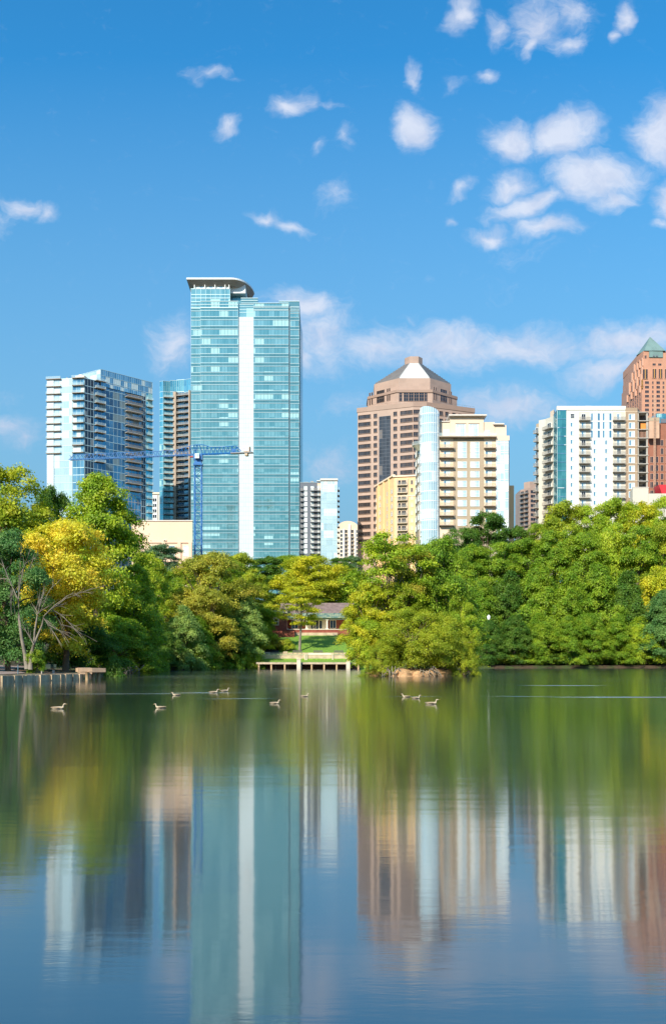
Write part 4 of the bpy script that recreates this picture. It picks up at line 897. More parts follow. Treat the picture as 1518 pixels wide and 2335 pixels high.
# ------------------------------------------------------------------ tower crane
def crane():
    D = 362.; x0 = X(452, D); g = gh(x0, D); b = thing('tower_crane', (x0, D, g), 'blue lattice tower crane with long jib and beige counterweights before the glass towers', 'crane')
    z = lambda p_: Z(p_, D)-g; hw = 1.35; zt = z(1062); m = MB()
    for sx in (-1, 1):
        for sy in (-1, 1): m.box(sx*hw-.17, sx*hw+.17, sy*hw-.17, sy*hw+.17, -.2, zt)
    h = 0.; k = 0; st = 2.3
    while h < zt-.5:
        for sx in (-1, 1):
            a_, c_ = (h, min(h+st, zt)) if k % 2 else (min(h+st, zt), h)
            m.path([(sx*hw, -hw, a_), (sx*hw, hw, c_)], .09, 4); m.path([(-hw, sx*hw, a_), (hw, sx*hw, c_)], .09, 4)
            m.path([(-hw, sx*hw, h), (hw, sx*hw, h)], .08, 4)
        h += st; k += 1
    m.build('mast', [M['crane']], b)
    m = MB(); m.box(-1.8, 1.8, -1.8, 1.8, zt, zt+.7); m.box(-1.4, 1.4, -1.4, 1.4, zt+.71, z(1050)); m.box(-1.7, 1.7, -1.7, 1.7, z(1050)+.01, z(1037)); m.build('slewing_ring', [M['crane']], b)
    m = MB(); m.box(-.9, .75, -2.9, -1.72, z(1048), z(1037.5), 0); m.box(-.75, .6, -2.93, -2.91, z(1045), z(1038.5), 1); m.build('cab', [M['cab'], M['wglass']], b)
    m = MB(); m.box(-2.9, -1.85, -1.5, -.6, z(1044), z(1042), 0); m.build('red_light_box', [M['redm']], b)
    rot = link('jib_pivot', None, None) if False else None
    ang = math.atan2(13., -74.)     # jib runs left and away
    ax = Vector((math.cos(ang), math.sin(ang), 0)); py_ = Vector((-ax.y, ax.x, 0)); zb = z(1036.5)
    def P_(s, t_, h_): q = ax*s+py_*t_; return (q.x, q.y, h_)
    Lj = 53.5
    Lj = 54.5
    def topz(s):
        return zb+ (3.9 if s < 1 else 3.9-(s-1)*.19 if s < 10 else 2.15)
    m = MB(); w_ = .8
    for t_ in (-w_, w_): m.path([P_(-1.5, t_, zb), P_(Lj, t_, zb)], .17, 5)
    ss = [i*1.7 for i in range(int(Lj/1.7)+1)]
    tz = [zb+(3.9 if s < 1.7 else max(2.0, 3.9-(s-1.7)*.22)) for s in ss]
    m.path([P_(s, 0, h_) for s, h_ in zip(ss[:-1], tz)]+[P_(Lj, 0, zb+.2)], .14, 5)
    for i, s in enumerate(ss[:-1]):
        for t_ in (-w_, w_):
            m.path([P_(s, 0, tz[i]), P_(s+.85, t_, zb)], .07, 4); m.path([P_(s+.85, t_, zb), P_(min(s+1.7, Lj), 0, tz[min(i+1, len(tz)-1)])], .07, 4)
        m.path([P_(s, -w_, zb), P_(s, w_, zb)], .05, 4)
    m.build('jib', [M['crane']], b)
    m = MB()
    for t_ in (-w_, w_): m.path([P_(1, t_, zb), P_(-22, t_, zb+.0)], .2, 5)
    hs = [(-1.7, 3.9), (-5.5, 2.6), (-8, 2.6), (-10.5, 2.7), (-13, 2.75), (-15.5, 2.8), (-17.5, .8)]
    m.path([P_(1.7, 0, zb+3.9)]+[P_(s, 0, zb+h_) for s, h_ in hs], .14, 5); s = -2.
    while s > -17:
        hh = zb+np.interp(-s, [-q[0] for q in hs], [q[1] for q in hs])
        for t_ in (-w_, w_): m.path([P_(s, 0, hh), P_(s-.8, t_, zb)], .08, 4); m.path([P_(s-.8, t_, zb), P_(s-1.7, 0, zb+np.interp(-s+1.7, [-q[0] for q in hs], [q[1] for q in hs]))], .08, 4)
        s -= 1.7
    for t_ in (-.7, .7):
        for s2 in (-1.6, 1.6): m.path([P_(s2*.3, t_*.3, zb+3.9), P_(s2*1.1, t_*1.4, zb)], .1, 4)
    m.build('counter_jib', [M['crane']], b)
    m = MB(); q = [P_(s, t_, 0)[:2] for s, t_ in ((-13.5, -1.2), (-13.5, 1.2), (-22.3, 1.2), (-22.3, -1.2))]; m.prism(q[::-1], zb-.25, zb+.05); m.build('deck', [M['slate']], b)
    for s, h0, h1, mm in ((-19.4, .1, 2.4, 'weight'), (-20.6, .1, 2.2, 'weight'), (-19.8, -1.3, -.3, 'weight')):
        m = MB(); q = [P_(s+a_, t_, 0)[:2] for a_, t_ in ((.55, -1), (.55, 1), (-.55, 1), (-.55, -1))]; m.prism(q[::-1], zb+h0, zb+h1); m.build('counterweight', [M[mm]], b)
    m = MB(); q = [P_(s, t_, 0)[:2] for s, t_ in ((-17.7, -1.05), (-17.7, -.9), (-21., -.9), (-21., -1.05))]
    tt = py_ if py_.y < 0 else -py_
    base_ = ax*-17.9+tt*1.12
    m = MB(); v0 = Vector((base_.x, base_.y, zb+.35)); d_ = -ax*3.; v1 = v0+d_
    th = tt*.06
    for s_ in (1,): m.prism([(v0.x, v0.y), (v0.x-th.x, v0.y-th.y), (v1.x-th.x, v1.y-th.y), (v1.x, v1.y)], zb+.5, zb+2.3)
    sg = m.build('sign_panel', [M['sign']], b)
    tx = bpy.data.curves.new('lettering', 'FONT'); tx.body = 'HEEDE'; tx.size = .95; tx.extrude = .01; tx.materials.append(M['ink'])
    tmp = bpy.data.objects.new('tmp', tx); C.objects.link(tmp); dg = bpy.context.evaluated_depsgraph_get(); lm = bpy.data.meshes.new_from_object(tmp.evaluated_get(dg)); bpy.data.objects.remove(tmp)
    if not lm.materials: lm.materials.append(M['ink'])
    to = link('lettering', lm, sg); to.location = (v0.x+tt.x*.03+d_.x*.03, v0.y+tt.y*.03+d_.y*.03, zb+1.05); to.rotation_euler = (math.pi/2, 0, math.atan2(d_.y, d_.x))
    m = MB(); m.box(-.35, .35, -.35, .35, -.5, .5); o2 = m.build('hoist_winch', [M['crane']], b); q = P_(-14.6, 0, zb+.9); o2.location = q; o2.scale = (2.4, 1.6, 1.5)
    m = MB(); m.box(-.9, .9, -.8, .8, -.6, -.1, 0); m.box(-.5, .5, -.4, .4, -.95, -.61, 1); o2 = m.build('trolley', [M['crane'], M['orange']], b); o2.location = P_(27.5, 0, zb)
crane()

# ------------------------------------------------------------------ trees
def leaf_mat(name, rough=.5, trans=.4):
    m = bpy.data.materials.new(name); m.use_nodes = True; t = NT(m.node_tree); p = m.node_tree.nodes['Principled BSDF']
    oi = t.n('ShaderNodeObjectInfo'); ge = t.n('ShaderNodeNewGeometry'); co = t.n('ShaderNodeTexCoord').outputs['Object']
    rp = ge.outputs['Random Per Island']
    hs = t.n('ShaderNodeHueSaturation'); t.set(hs.inputs['Color'], oi.outputs['Color'])
    n = t.noise(co, .45, 3., .6)
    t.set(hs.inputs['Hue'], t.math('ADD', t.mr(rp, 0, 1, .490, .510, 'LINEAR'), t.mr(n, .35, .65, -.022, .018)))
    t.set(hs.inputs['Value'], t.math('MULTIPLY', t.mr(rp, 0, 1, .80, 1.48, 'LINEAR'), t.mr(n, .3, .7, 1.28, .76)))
    t.set(p.inputs['Base Color'], hs.outputs[0]); p.inputs['Roughness'].default_value = rough; p.inputs['Specular IOR Level'].default_value = .3
    tr = t.n('ShaderNodeBsdfTranslucent'); t.set(tr.inputs[0], t.mix(1., hs.outputs[0], (1.25, 1.25, .5, 1), 'MULTIPLY'))
    mx = t.n('ShaderNodeMixShader'); mx.inputs[0].default_value = trans; t.set(mx.inputs[1], p.outputs[0]); t.set(mx.inputs[2], tr.outputs[0])
    t.set(m.node_tree.nodes['Material Output'].inputs[0], mx.outputs[0]); return m
LEAF = leaf_mat('leaves'); BARK = mat('bark', lin(112,94,78), .95, var=.35, vscale=1.2, streak=True); PALE = mat('pale_bark', lin(140,130,116), .9, var=.35, vscale=.8)

def leaf_mesh(name, pos, nrm, size, rs, asp=.55):
    n = len(pos); a = rs.randn(n, 3); a -= (a*nrm).sum(1, keepdims=True)*nrm; a /= np.linalg.norm(a, axis=1, keepdims=True)+1e-9
    b = np.cross(nrm, a); s = size[:, None] if hasattr(size, '__len__') else size
    q = np.stack([pos-a*s*.5, pos+b*s*.5*asp+nrm*s*.06, pos+a*s*.5, pos-b*s*.5*asp+nrm*s*.06], 1).reshape(-1, 3)
    me = bpy.data.meshes.new(name); me.vertices.add(4*n); me.vertices.foreach_set('co', q.astype(np.float32).ravel())
    me.loops.add(4*n); me.loops.foreach_set('vertex_index', np.arange(4*n, dtype=np.int32))
    me.polygons.add(n); me.polygons.foreach_set('loop_start', np.arange(0, 4*n, 4, dtype=np.int32)); me.polygons.foreach_set('loop_total', np.full(n, 4, dtype=np.int32))
    me.materials.append(LEAF); me.update(calc_edges=True); me.validate(); return me
PROF = {
 'round': lambda t: np.sqrt(np.clip(1-(2*t-.92)**2/1.18, .02, 1)),
 'oval':  lambda t: np.clip(np.sin(math.pi*np.clip(t*.86+.14, 0, 1))**.55, .12, 1)*(1-.15*t),
 'skirt': lambda t: np.clip(1.02-t**1.9, .10, 1),
 'vase':  lambda t: np.clip(.35+.8*t, 0, 1)*np.sqrt(np.clip(1.03-t**5, .02, 1)),
}
def make_crown(seed, R_, z0, z1, ncl, nlf, lf, prof='round', flat=.5, droop=.0, cs=(.20, .36), gap=.0, fill=.12):
    rs = np.random.RandomState(seed); P_, Nn, cc = [], [], []
    k = 0
    off_ = rs.rand(3)*6
    while k < ncl:
        t_ = rs.rand()**.85; ph = rs.rand()*2*math.pi; pr = float(PROF[prof](np.array(t_)))
        lump = 1+.16*math.sin(2*ph+off_[0]+3*t_)+.12*math.sin(5*ph+off_[1]-5*t_)
        rr = pr*R_*lump*(.50+.42*rs.rand()**.6) if rs.rand() > fill else pr*R_*.4*rs.rand()
        c = np.array([rr*math.cos(ph), rr*math.sin(ph), z0+(z1-z0)*t_]); s_ = R_*(cs[0]+(cs[1]-cs[0])*rs.rand())*(.75+.25*pr)
        o = np.array([math.cos(ph), math.sin(ph), .25+1.1*(t_-.4)]); o /= np.linalg.norm(o)
        n = int(nlf/ncl*(.7+.6*rs.rand())*(s_/(R_*.28))**1.3)
        d = rs.randn(n, 3); d /= np.linalg.norm(d, axis=1, keepdims=True); d[:, 2] = np.where(d[:, 2] < -.25, -d[:, 2]*.8, d[:, 2])
        rad = 1-.55*rs.rand(n)**1.6
        ax = np.arctan2(d[:, 1], d[:, 0]); rad = rad*(1+.22*np.sin(3*ax+seed+k)+.16*np.sin(7*ax+k*2.1)+.14*np.sin(9*d[:, 2]+k))
        e = d*rad[:, None]; 
        q = np.stack([e[:, 0]*s_*1.15, e[:, 1]*s_*1.15, e[:, 2]*s_*flat*1.25], 1)
        hr = np.hypot(q[:, 0], q[:, 1]); q[:, 2] -= droop*hr**2/s_*1.0
        q = q+c+o*s_*.15+rs.randn(n, 3)*(lf*.35+s_*.09)
        nn = d*.55+o*.35+rs.randn(n, 3)*.55+np.array([0, 0, .35]); nn /= np.linalg.norm(nn, axis=1, keepdims=True)
        P_.append(q); Nn.append(nn); cc.append(c); k += 1
    P_ = np.concatenate(P_); Nn = np.concatenate(Nn); 
    keep = P_[:, 2] > .15; P_, Nn = P_[keep], Nn[keep]
    sz = lf*(.6+.8*rs.rand(len(P_)))
    return leaf_mesh('crown', P_, Nn, sz, rs), cc
def make_trunk(seed, cc, H, r, z0, fork=.0, n=16, mt=None):
    rnd = random.Random(seed); m = MB(); lean = (rnd.uniform(-.3, .3), rnd.uniform(-.3, .3)); zt = z0+(H-z0)*.45
    pts = [(0, 0, -.6), (0, 0, .2), (lean[0]*.4, lean[1]*.4, zt*.35), (lean[0], lean[1], zt*.7), (lean[0]*1.5, lean[1]*1.5, zt), (lean[0], lean[1], H*.8)]
    m.path(pts, [r*1.5, r*1.15, r*.95, r*.8, r*.6, r*.15], 8)
    for c in rnd.sample(list(cc), min(n, len(cc))):
        a = Vector(pts[3]).lerp(Vector(pts[4]), rnd.uniform(-.9, .9)); c = Vector(c); a.z = min(a.z, c.z-.5) if c.z > 1.5 else a.z
        mid = a.lerp(c, .5)+Vector((0, 0, .08*(c-a).length)); m.path([a, mid, c], [r*.42, r*.26, r*.08], 5)
    return m.mesh('trunk', [mt or BARK], True)
# prototypes are 10 m in radius-ish units: true size given here, then scaled per tree
PR = {}
def proto(k, seed, R_, H, zlo, **a):
    tk = a.pop('tr', .32); bark = a.pop('bark', None)
    c, cc = make_crown(seed, R_*.86, zlo+(H-zlo)*.08, H*.94, **a); PR[k] = (c, make_trunk(seed, cc, H, tk, zlo, mt=bark), R_, H)
proto('r1', 11, 6, 18, 2.0, ncl=90, nlf=75400, lf=0.282, prof='round', flat=.42, droop=.12, cs=(.15, .30))
proto('r2', 12, 6, 18, 2, ncl=84, nlf=72500, lf=0.282, prof='oval', flat=.40, droop=.15, cs=(.15, .30))
proto('r3', 13, 6, 18, 1.5, ncl=110, nlf=78300, lf=0.266, prof='round', flat=.36, droop=.2, cs=(.13, .27))
proto('s1', 14, 6, 14, .1, ncl=100, nlf=75400, lf=0.274, prof='skirt', flat=.30, droop=.45, cs=(.15, .29))
proto('s2', 15, 6, 14, .1, ncl=110, nlf=78300, lf=0.257, prof='skirt', flat=.28, droop=.6, cs=(.14, .28))
proto('s3', 16, 6, 12, .0, ncl=90, nlf=72500, lf=0.266, prof='oval', flat=.34, droop=.4, cs=(.15, .29))
proto('big', 17, 6, 19, .5, ncl=150, nlf=95000, lf=.27, prof='oval', flat=.46, droop=.1, cs=(.13, .26))
proto('lay', 18, 7, 13, .8, ncl=120, nlf=90000, lf=.24, prof='vase', flat=.28, droop=.3, cs=(.13, .27), fill=.2)
proto('lay2', 19, 6, 14, .3, ncl=130, nlf=90000, lf=.23, prof='round', flat=.30, droop=.35, cs=(.13, .26))
proto('open', 20, 5, 16, 5.5, ncl=60, nlf=26000, lf=.26, prof='round', flat=.38, droop=.15, cs=(.14, .27), tr=.22, bark=PALE)
proto('dome', 21, 8, 9, .0, ncl=190, nlf=120000, lf=.17, prof='round', flat=.34, droop=.3, cs=(.09, .19))
proto('dome2', 22, 7, 8, .0, ncl=150, nlf=95000, lf=.17, prof='skirt', flat=.32, droop=.4, cs=(.10, .21))
proto('bush', 23, 2.2, 2.6, .0, ncl=34, nlf=9000, lf=.18, prof='round', flat=.6, cs=(.2, .4), tr=.08)
proto('bush2', 24, 2.4, 2.4, .0, ncl=30, nlf=8000, lf=.20, prof='skirt', flat=.5, droop=.2, cs=(.2, .4), tr=.08)
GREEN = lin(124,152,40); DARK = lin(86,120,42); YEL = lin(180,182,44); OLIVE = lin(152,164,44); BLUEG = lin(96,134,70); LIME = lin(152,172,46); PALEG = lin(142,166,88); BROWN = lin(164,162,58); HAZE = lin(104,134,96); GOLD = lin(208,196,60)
_used = set()
def tree(kind, px, top, wpx, D, col, label, group=None, zb=None, rot=None, name='tree', cat='tree', x=None, sy=None):
    x = X(px, D) if x is None else x; g = gh(x, D) if zb is None else zb
    crown, trunk, R_, H = PR[kind]
    h = Z(top, D)-g; wx = wpx/F*D/2/R_*1.14
    t_ = thing(name, (x, D, g), label, cat, group); t_.rotation_euler = (0, 0, (hash((px, top)) % 628)/100. if rot is None else rot)
    t_.scale = (wx, wx if sy is None else sy, h/H)
    first = kind not in _used; _used.add(kind)
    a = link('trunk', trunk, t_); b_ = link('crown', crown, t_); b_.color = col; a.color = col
    return t_
G_R = 'trees on the right bank'; G_L = 'trees on the left bank'; G_I = 'trees on the small island'; G_B = 'trees around the bathhouse'
TREES = [
 # left bank
 ('r3',15,1045,230,134,OLIVE,'tall olive green tree filling the upper left corner of the tree line',G_L),
 ('r1',118,1098,100,168,DARK,'dark tree peeking up between the corner tree and the tall rounded tree on the left',G_L),
 ('big',222,1063,220,141,LIME,'tallest rounded bright green tree on the left, standing before the blue condo tower',G_L),
 ('lay',150,1178,270,113,GOLD,'golden yellow tree with layered sunlit boughs on the left bank',G_L),
 ('lay2',18,1195,190,102,BLUEG,'shaded blue green tree hanging over the path at the left edge',G_L),
 ('s1',95,1330,180,116,DARK,'dark shaded tree behind the bare limbed tree on the left bank',G_L),
 ('s2',190,1375,170,122,DARK,'dark drooping tree behind the stubby concrete pier',G_L),
 ('s3',262,1400,150,131,GREEN,'bright green low tree over the water right of the stubby pier',G_L),
 ('big',305,1275,130,152,LIME,'lime green tree on the shore right of the golden layered tree',G_L),
 ('s1',338,1350,110,165,GREEN,'fresh green tree with drooping boughs over the left shore',G_L),
 ('r2',350,1262,100,200,OLIVE,'olive yellow tree below the peach hall',G_L),
 ('r1',372,1238,110,300,HAZE,'hazy blue green tree in front of the peach hall windows',G_L),
 ('s2',415,1372,120,182,PALEG,'pale green weeping tree low on the left shore',G_L),
 ('r3',408,1290,110,215,GREEN,'green tree beside the broad brownish tree',G_L),
 ('lay2',478,1248,190,206,BROWN,'broad brownish olive tree below the blue crane mast',G_L),
 ('lay2',470,1330,150,196,BROWN,'brownish spreading tree with visible forked trunk on the left shore',G_L),
 ('r1',548,1256,110,245,OLIVE,'olive tree in front of the foot of the tallest tower',G_L),
 ('r2',610,1262,110,262,DARK,'dark green tree below the right edge of the tallest tower',G_L),
 ('r3',572,1300,110,226,OLIVE,'olive brown tree left above the brick bathhouse',G_L),
 ('s1',556,1345,125,207,PALEG,'pale green drooping tree left of the bathhouse',G_L),
 ('s3',520,1400,110,202,DARK,'dark green tree low on the shore left of the terrace',G_L),
 # around the bathhouse
 ('r1',655,1262,110,275,GREEN,'green tree rising behind the left end of the bathhouse roof',G_B),
 ('lay',705,1264,190,252,YEL,'large yellow tree rising behind the bathhouse roof',G_B),
 ('r3',775,1268,90,290,DARK,'dark green tree behind the bathhouse close to the charcoal apartment block',G_B),
 ('r2',800,1262,80,300,HAZE,'hazy dark tree under the arched apartment block',G_B),
 ('r3',762,1335,110,255,GREEN,'mid green tree at the right end of the bathhouse roof',G_B),
 ('open',683,1330,120,216,YEL,'yellow green tree with a bare trunk standing before the bathhouse',G_B),
 # island
 ('open',888,1200,190,122,LIME,'tall sparse yellow green tree with pale stems on the island',G_I),
 ('open',930,1225,130,123,BROWN,'sparse rusty tree beside the tall pale stemmed tree on the island',G_I),
 ('lay2',1005,1212,170,125,GREEN,'dense bright green tree at the back right of the island',G_I),
 ('lay2',838,1318,120,120,YEL,'yellow tree at the left end of the island',G_I),
 ('s3',838,1400,100,119,LIME,'low light green tree leaning over the water at the left tip of the island',G_I),
 ('lay2',1052,1345,80,121,LIME,'small lime yellow tree behind the domed evergreen on the island',G_I),
 ('dome',938,1382,218,117.5,OLIVE,'large domed olive evergreen at the front of the island',G_I),
 ('dome2',1012,1392,180,118,OLIVE,'olive evergreen with spreading boughs on the right of the island',G_I),
 ('dome2',1058,1450,90,117,OLIVE,'low olive evergreen at the right tip of the island',G_I),
 ('dome2',868,1455,110,116.5,OLIVE,'low olive evergreen touching the water at the left front of the island',G_I),
]
for a in TREES: tree(*a)
right = [
 (1052,1195,110,272,'r3',DARK,'dark tree below the rounded glass corner'),(1112,1160,120,285,'r1',DARK,'dark tree highest before the tan condo'),(1175,1190,100,282,'r2',DARK,'dark tree before the small brown block'),
 (1228,1185,100,280,'r3',GREEN,'green tree below the green glass strip'),(1290,1135,120,278,'r1',OLIVE,'olive tree high before the white block'),(1345,1142,110,276,'r3',LIME,'lime tree high before the white block'),
 (1405,1128,120,275,'r1',LIME,'light green tree before the tan section'),(1462,1132,120,276,'r2',YEL,'yellow green tree below the low beige block'),(1515,1120,110,275,'r3',LIME,'lime green tree at the right edge'),
 (1075,1232,120,250,'r2',GREEN,'green tree behind the island'),(1140,1228,120,252,'r3',GREEN,'green tree in the middle row'),(1205,1222,120,254,'r1',GREEN,'rounded green tree in the middle row'),(1268,1200,120,252,'r3',GREEN,'wide green tree in the middle row'),
 (1330,1205,120,250,'r1',GREEN,'full green tree in the middle row'),(1392,1190,120,252,'s3',LIME,'lighter green tree in the middle row'),(1455,1188,120,250,'r3',GREEN,'green tree in the middle row'),(1512,1185,110,250,'r1',OLIVE,'olive tree in the middle row'),
 (1095,1318,130,232,'s1',GREEN,'drooping green tree'),(1160,1292,130,234,'s2',DARK,'dark drooping tree'),(1228,1280,140,233,'s1',GREEN,'spreading green tree'),(1298,1298,130,231,'s2',GREEN,'weeping green tree'),
 (1365,1275,140,233,'s1',GREEN,'tall skirted green tree'),(1432,1290,130,232,'s2',DARK,'dark skirted tree'),(1500,1285,130,234,'s3',YEL,'yellow tinged tree'),
 (1118,1410,90,218,'s2',DARK,'low dark tree'),(1172,1398,100,220,'s1',DARK,'low shaded tree'),(1232,1392,110,222,'s2',GREEN,'low green tree'),(1292,1400,100,222,'s1',GREEN,'low spreading tree'),
 (1348,1392,110,223.5,'s2',GREEN,'low weeping tree'),(1405,1405,100,225,'s1',GREEN,'low bushy tree'),(1458,1400,100,225,'s2',LIME,'low light tree'),(1510,1340,120,225,'s1',BLUEG,'blue green tree')]
row = lambda D: 'on the right crest' if D > 270 else 'in the right bank middle row' if D > 240 else 'in the right bank front row' if D > 225.5 else 'at the right water edge'
seen = {}
ordw = ['first', 'second', 'third', 'fourth', 'fifth', 'sixth', 'seventh', 'eighth', 'ninth']
for (px, top, wpx, D, k, col, lb) in right:
    r_ = row(D); i = seen.get(r_, 0); seen[r_] = i+1; lb = lb.replace(' in the middle row', '')
    tree(k, px, top, wpx, D, col, f'{lb}, {ordw[i]} from left {r_}', G_R)
# a few standing outside the frame on either side, where the banks go on
for i, (x, D, h_) in enumerate([(-48,86,17),(-52,100,20)]):
    tree('r3' if i % 2 else 's1', 0, HY-(h_-1)*F/D, 13*F/D, D, DARK, 'dark tree outside the left edge of the view, shading the path', 'trees left of the view', x=x)
for i, (x, D, h_) in enumerate([(98,236,26),(112,240,28),(106,262,40)]):
    tree('s1', 0, HY-(h_-1)*F/D, 14*F/D, D, GREEN, 'green tree outside the right edge of the view', 'trees right of the view', x=x)
# more crowns that close the gaps in the wall of trees
for a in [('r3',62,1150,150,150,DARK,'dark green tree behind the golden layered tree at upper left',G_L),
 ('r3',328,1248,105,178,LIME,'lime green tree just left of the peach hall, beside the tallest rounded tree',G_L),('s3',292,1330,110,158,GREEN,'green tree over the left shore below the lime green tree',G_L),
 ('r3',190,1240,150,150,GREEN,'green tree filling in behind the golden layered tree',G_L),('s1',300,1400,110,148,GREEN,'bright green boughs low on the shore, right of the stubby pier',G_L),
 ('s2',372,1420,100,178,DARK,'dark low tree on the shore under the pale weeping tree',G_L),('r2',440,1270,110,232,OLIVE,'olive tree directly below the peach hall corner',G_L),
 ('r3',510,1262,110,236,GREEN,'green tree directly below the white strip of the tallest tower',G_L),('s1',450,1400,110,190,GREEN,'mid green tree below the forked brownish tree',G_L),
 ('s2',500,1360,110,214,DARK,'dark tree between the brownish tree and the pale drooping tree',G_L),('s3',590,1375,90,216,GREEN,'green tree touching the left wing of the bathhouse',G_L),
 ('r1',735,1290,110,262,OLIVE,'olive tree just behind the middle of the bathhouse roof',G_B),('s1',812,1300,100,250,GREEN,'green tree behind the yellow island tree',G_B),
 ('r3',955,1228,150,127,GREEN,'bright green tree at the back middle of the island',G_I),('lay2',900,1320,140,121,OLIVE,'olive tree under the tall pale stemmed tree on the island',G_I),
 ('r1',1020,1240,120,262,DARK,'dark tree directly behind the top of the island trees',G_R)]: tree(*a)
# shrubs along the shores
shr = [(498,1478,70,198,GREEN),(530,1462,70,200,GREEN),(560,1480,60,202,OLIVE),(455,1485,60,194,DARK),(585,1492,40,203,GREEN),(318,1492,50,160,DARK),(345,1486,50,169,DARK),(388,1490,50,181,DARK),(425,1492,50,189,DARK),
 (1108,1492,50,217,DARK),(1150,1488,60,219,OLIVE),(1200,1490,60,220.5,GREEN),(1255,1492,60,221,DARK),(1310,1488,60,222,DARK),(1365,1490,60,223,GREEN),(1420,1492,60,224,GREEN),(1472,1488,60,224.5,GREEN),(1512,1490,60,225.5,GREEN),
 (600,1462,50,216,YEL),(628,1455,50,217,BROWN),(655,1460,36,216,OLIVE)]
wh = lambda px: 'on the left shore' if px < 590 else 'below the bathhouse' if px < 700 else 'under the trees on the right shore'
seen = {}
for (px, top, wpx, D, col) in shr:
    k = wh(px); i = seen.get(k, 0); seen[k] = i+1
    cn = {GREEN: 'green', DARK: 'dark green', OLIVE: 'olive', YEL: 'yellow', BROWN: 'brownish'}[col]
    tree('bush' if i % 2 else 'bush2', px, top, wpx, D, col, f'small {cn} shrub {k}, {(ordw+["tenth"])[i]} from the left', 'shrubs along the shore', name='shrub', cat='shrub')
tree('bush', 82, 1485, 44, 95.5, GREEN, 'bright green shrub right beside the twin pale trunks', name='shrub', cat='shrub')
tree('bush2', 262, 1500, 50, 112, DARK, 'dark shrub on the bank behind the stubby concrete pier', name='shrub', cat='shrub')

# bare leaning tree on the left bank
def bare_tree():
    D = 95.; b = thing('bare_tree', (X(66, D), D, gh(X(66, D), D)), 'bare tree with pale forked stems leaning towards the water on the left bank', 'tree'); g = b.location.z; o = b.location
    P_ = lambda px, py, d=0: (X(px, D+d)-o.x, d, Z(py, D+d)-g)
    m = MB(); m.path([P_(61, 1526), P_(56, 1490), P_(49, 1455), P_(43, 1410), P_(42, 1370, 1)], [.24, .19, .16, .13, .09], 7); m.build('trunk', [PALE], b, True)
    m = MB(); m.path([P_(69, 1527), P_(70, 1495), P_(77, 1470)], [.25, .19, .16], 7); m.path([P_(77, 1470), P_(79, 1440), P_(84, 1410), P_(86, 1400)], [.13, .10, .08, .065], 6); m.path([P_(77, 1470), P_(88, 1444), P_(96, 1425), P_(100, 1405)], [.12, .10, .08, .06], 6); m.build('trunk', [PALE], b, True)
    rnd = random.Random(5)
    L_ = [[(86,1400),(95,1390),(108,1355),(129,1322)],[(86,1400),(91,1380),(103,1345)],[(100,1405),(120,1388),(150,1365),(175,1356),(212,1340)],[(100,1405),(125,1380),(158,1357),(185,1350)],[(118,1390),(135,1400),(150,1412),(168,1432),(188,1448)],
      [(86,1405),(82,1388),(88,1372),(96,1366)],[(77,1470),(60,1440),(52,1425),(50,1415)],[(42,1370),(20,1320),(8,1290),(0,1270)],[(42,1370),(44,1330),(48,1262)],[(44,1345),(52,1300),(66,1262)],[(30,1345),(22,1365),(27,1350)],
      [(100,1410),(110,1425),(140,1440),(158,1466)],[(66,1300),(76,1275),(90,1264)],[(20,1320),(2,1320),(-6,1330)],[(125,1400),(140,1425),(165,1430),(178,1440)],[(110,1420),(120,1440),(130,1455)]]
    for pts in L_:
        m = MB(); n = len(pts); d0 = rnd.uniform(-1.2, 1.2); r0 = .055 if pts[0][1] > 1380 else .055
        pp = [P_(a_, c_, d0*i/max(1, n-1)-.3) for i, (a_, c_) in enumerate(pts)]; m.path(pp, [r0*(1-.75*i/(n-1)) for i in range(n)], 5)
        for _ in range(9):
            i = rnd.randrange(1, n); q = Vector(pp[i-1]).lerp(Vector(pp[i]), rnd.random()); dd = (Vector(pp[i])-Vector(pp[i-1])).normalized()+Vector((rnd.uniform(-.5, .6), rnd.uniform(-.6, .6), rnd.uniform(-.6, .4)))
            m.path([q, q+dd*rnd.uniform(.4, .8), q+dd*rnd.uniform(1., 1.7)+Vector((0, 0, rnd.uniform(-.3, .2)))], [.03, .02, .008], 4)
        m.build('branch', [PALE], b, True)
bare_tree()
# roots and dead limbs on the island's clay front, limbs of the fallen tree on the left shore
def dead_limbs(px, py, D, n, spread, label, seed):
    rnd = random.Random(seed); x = X(px, D); b = thing('dead_branches', (x, D, 0), label, 'branches')
    m = MB()
    for i in range(n):
        a = rnd.uniform(-spread, spread); p0 = Vector((a, rnd.uniform(-.3, .8), .5+rnd.random()*.8)); p2 = Vector((a+rnd.uniform(-1.2, 1.2), -rnd.uniform(.2, 1.), -.2)); p1 = p0.lerp(p2, .5)+Vector((rnd.uniform(-.3, .3), 0, rnd.uniform(0, .4)))
        m.path([p0, p1, p2], [.07, .05, .02], 5)
    o = m.build('dead_branch', [PALE], b, True); o['kind'] = 'stuff'
dead_limbs(893, 1535, 114.2, 14, 1.1, 'tangle of pale dead branches at the waterline of the island', 2)
dead_limbs(975, 1535, 114.3, 12, 1.0, 'exposed roots on the right part of the island bank', 3)
dead_limbs(300, 1520, 140., 16, 2.0, 'grey driftwood limbs dipping into the water by the left shore', 4)
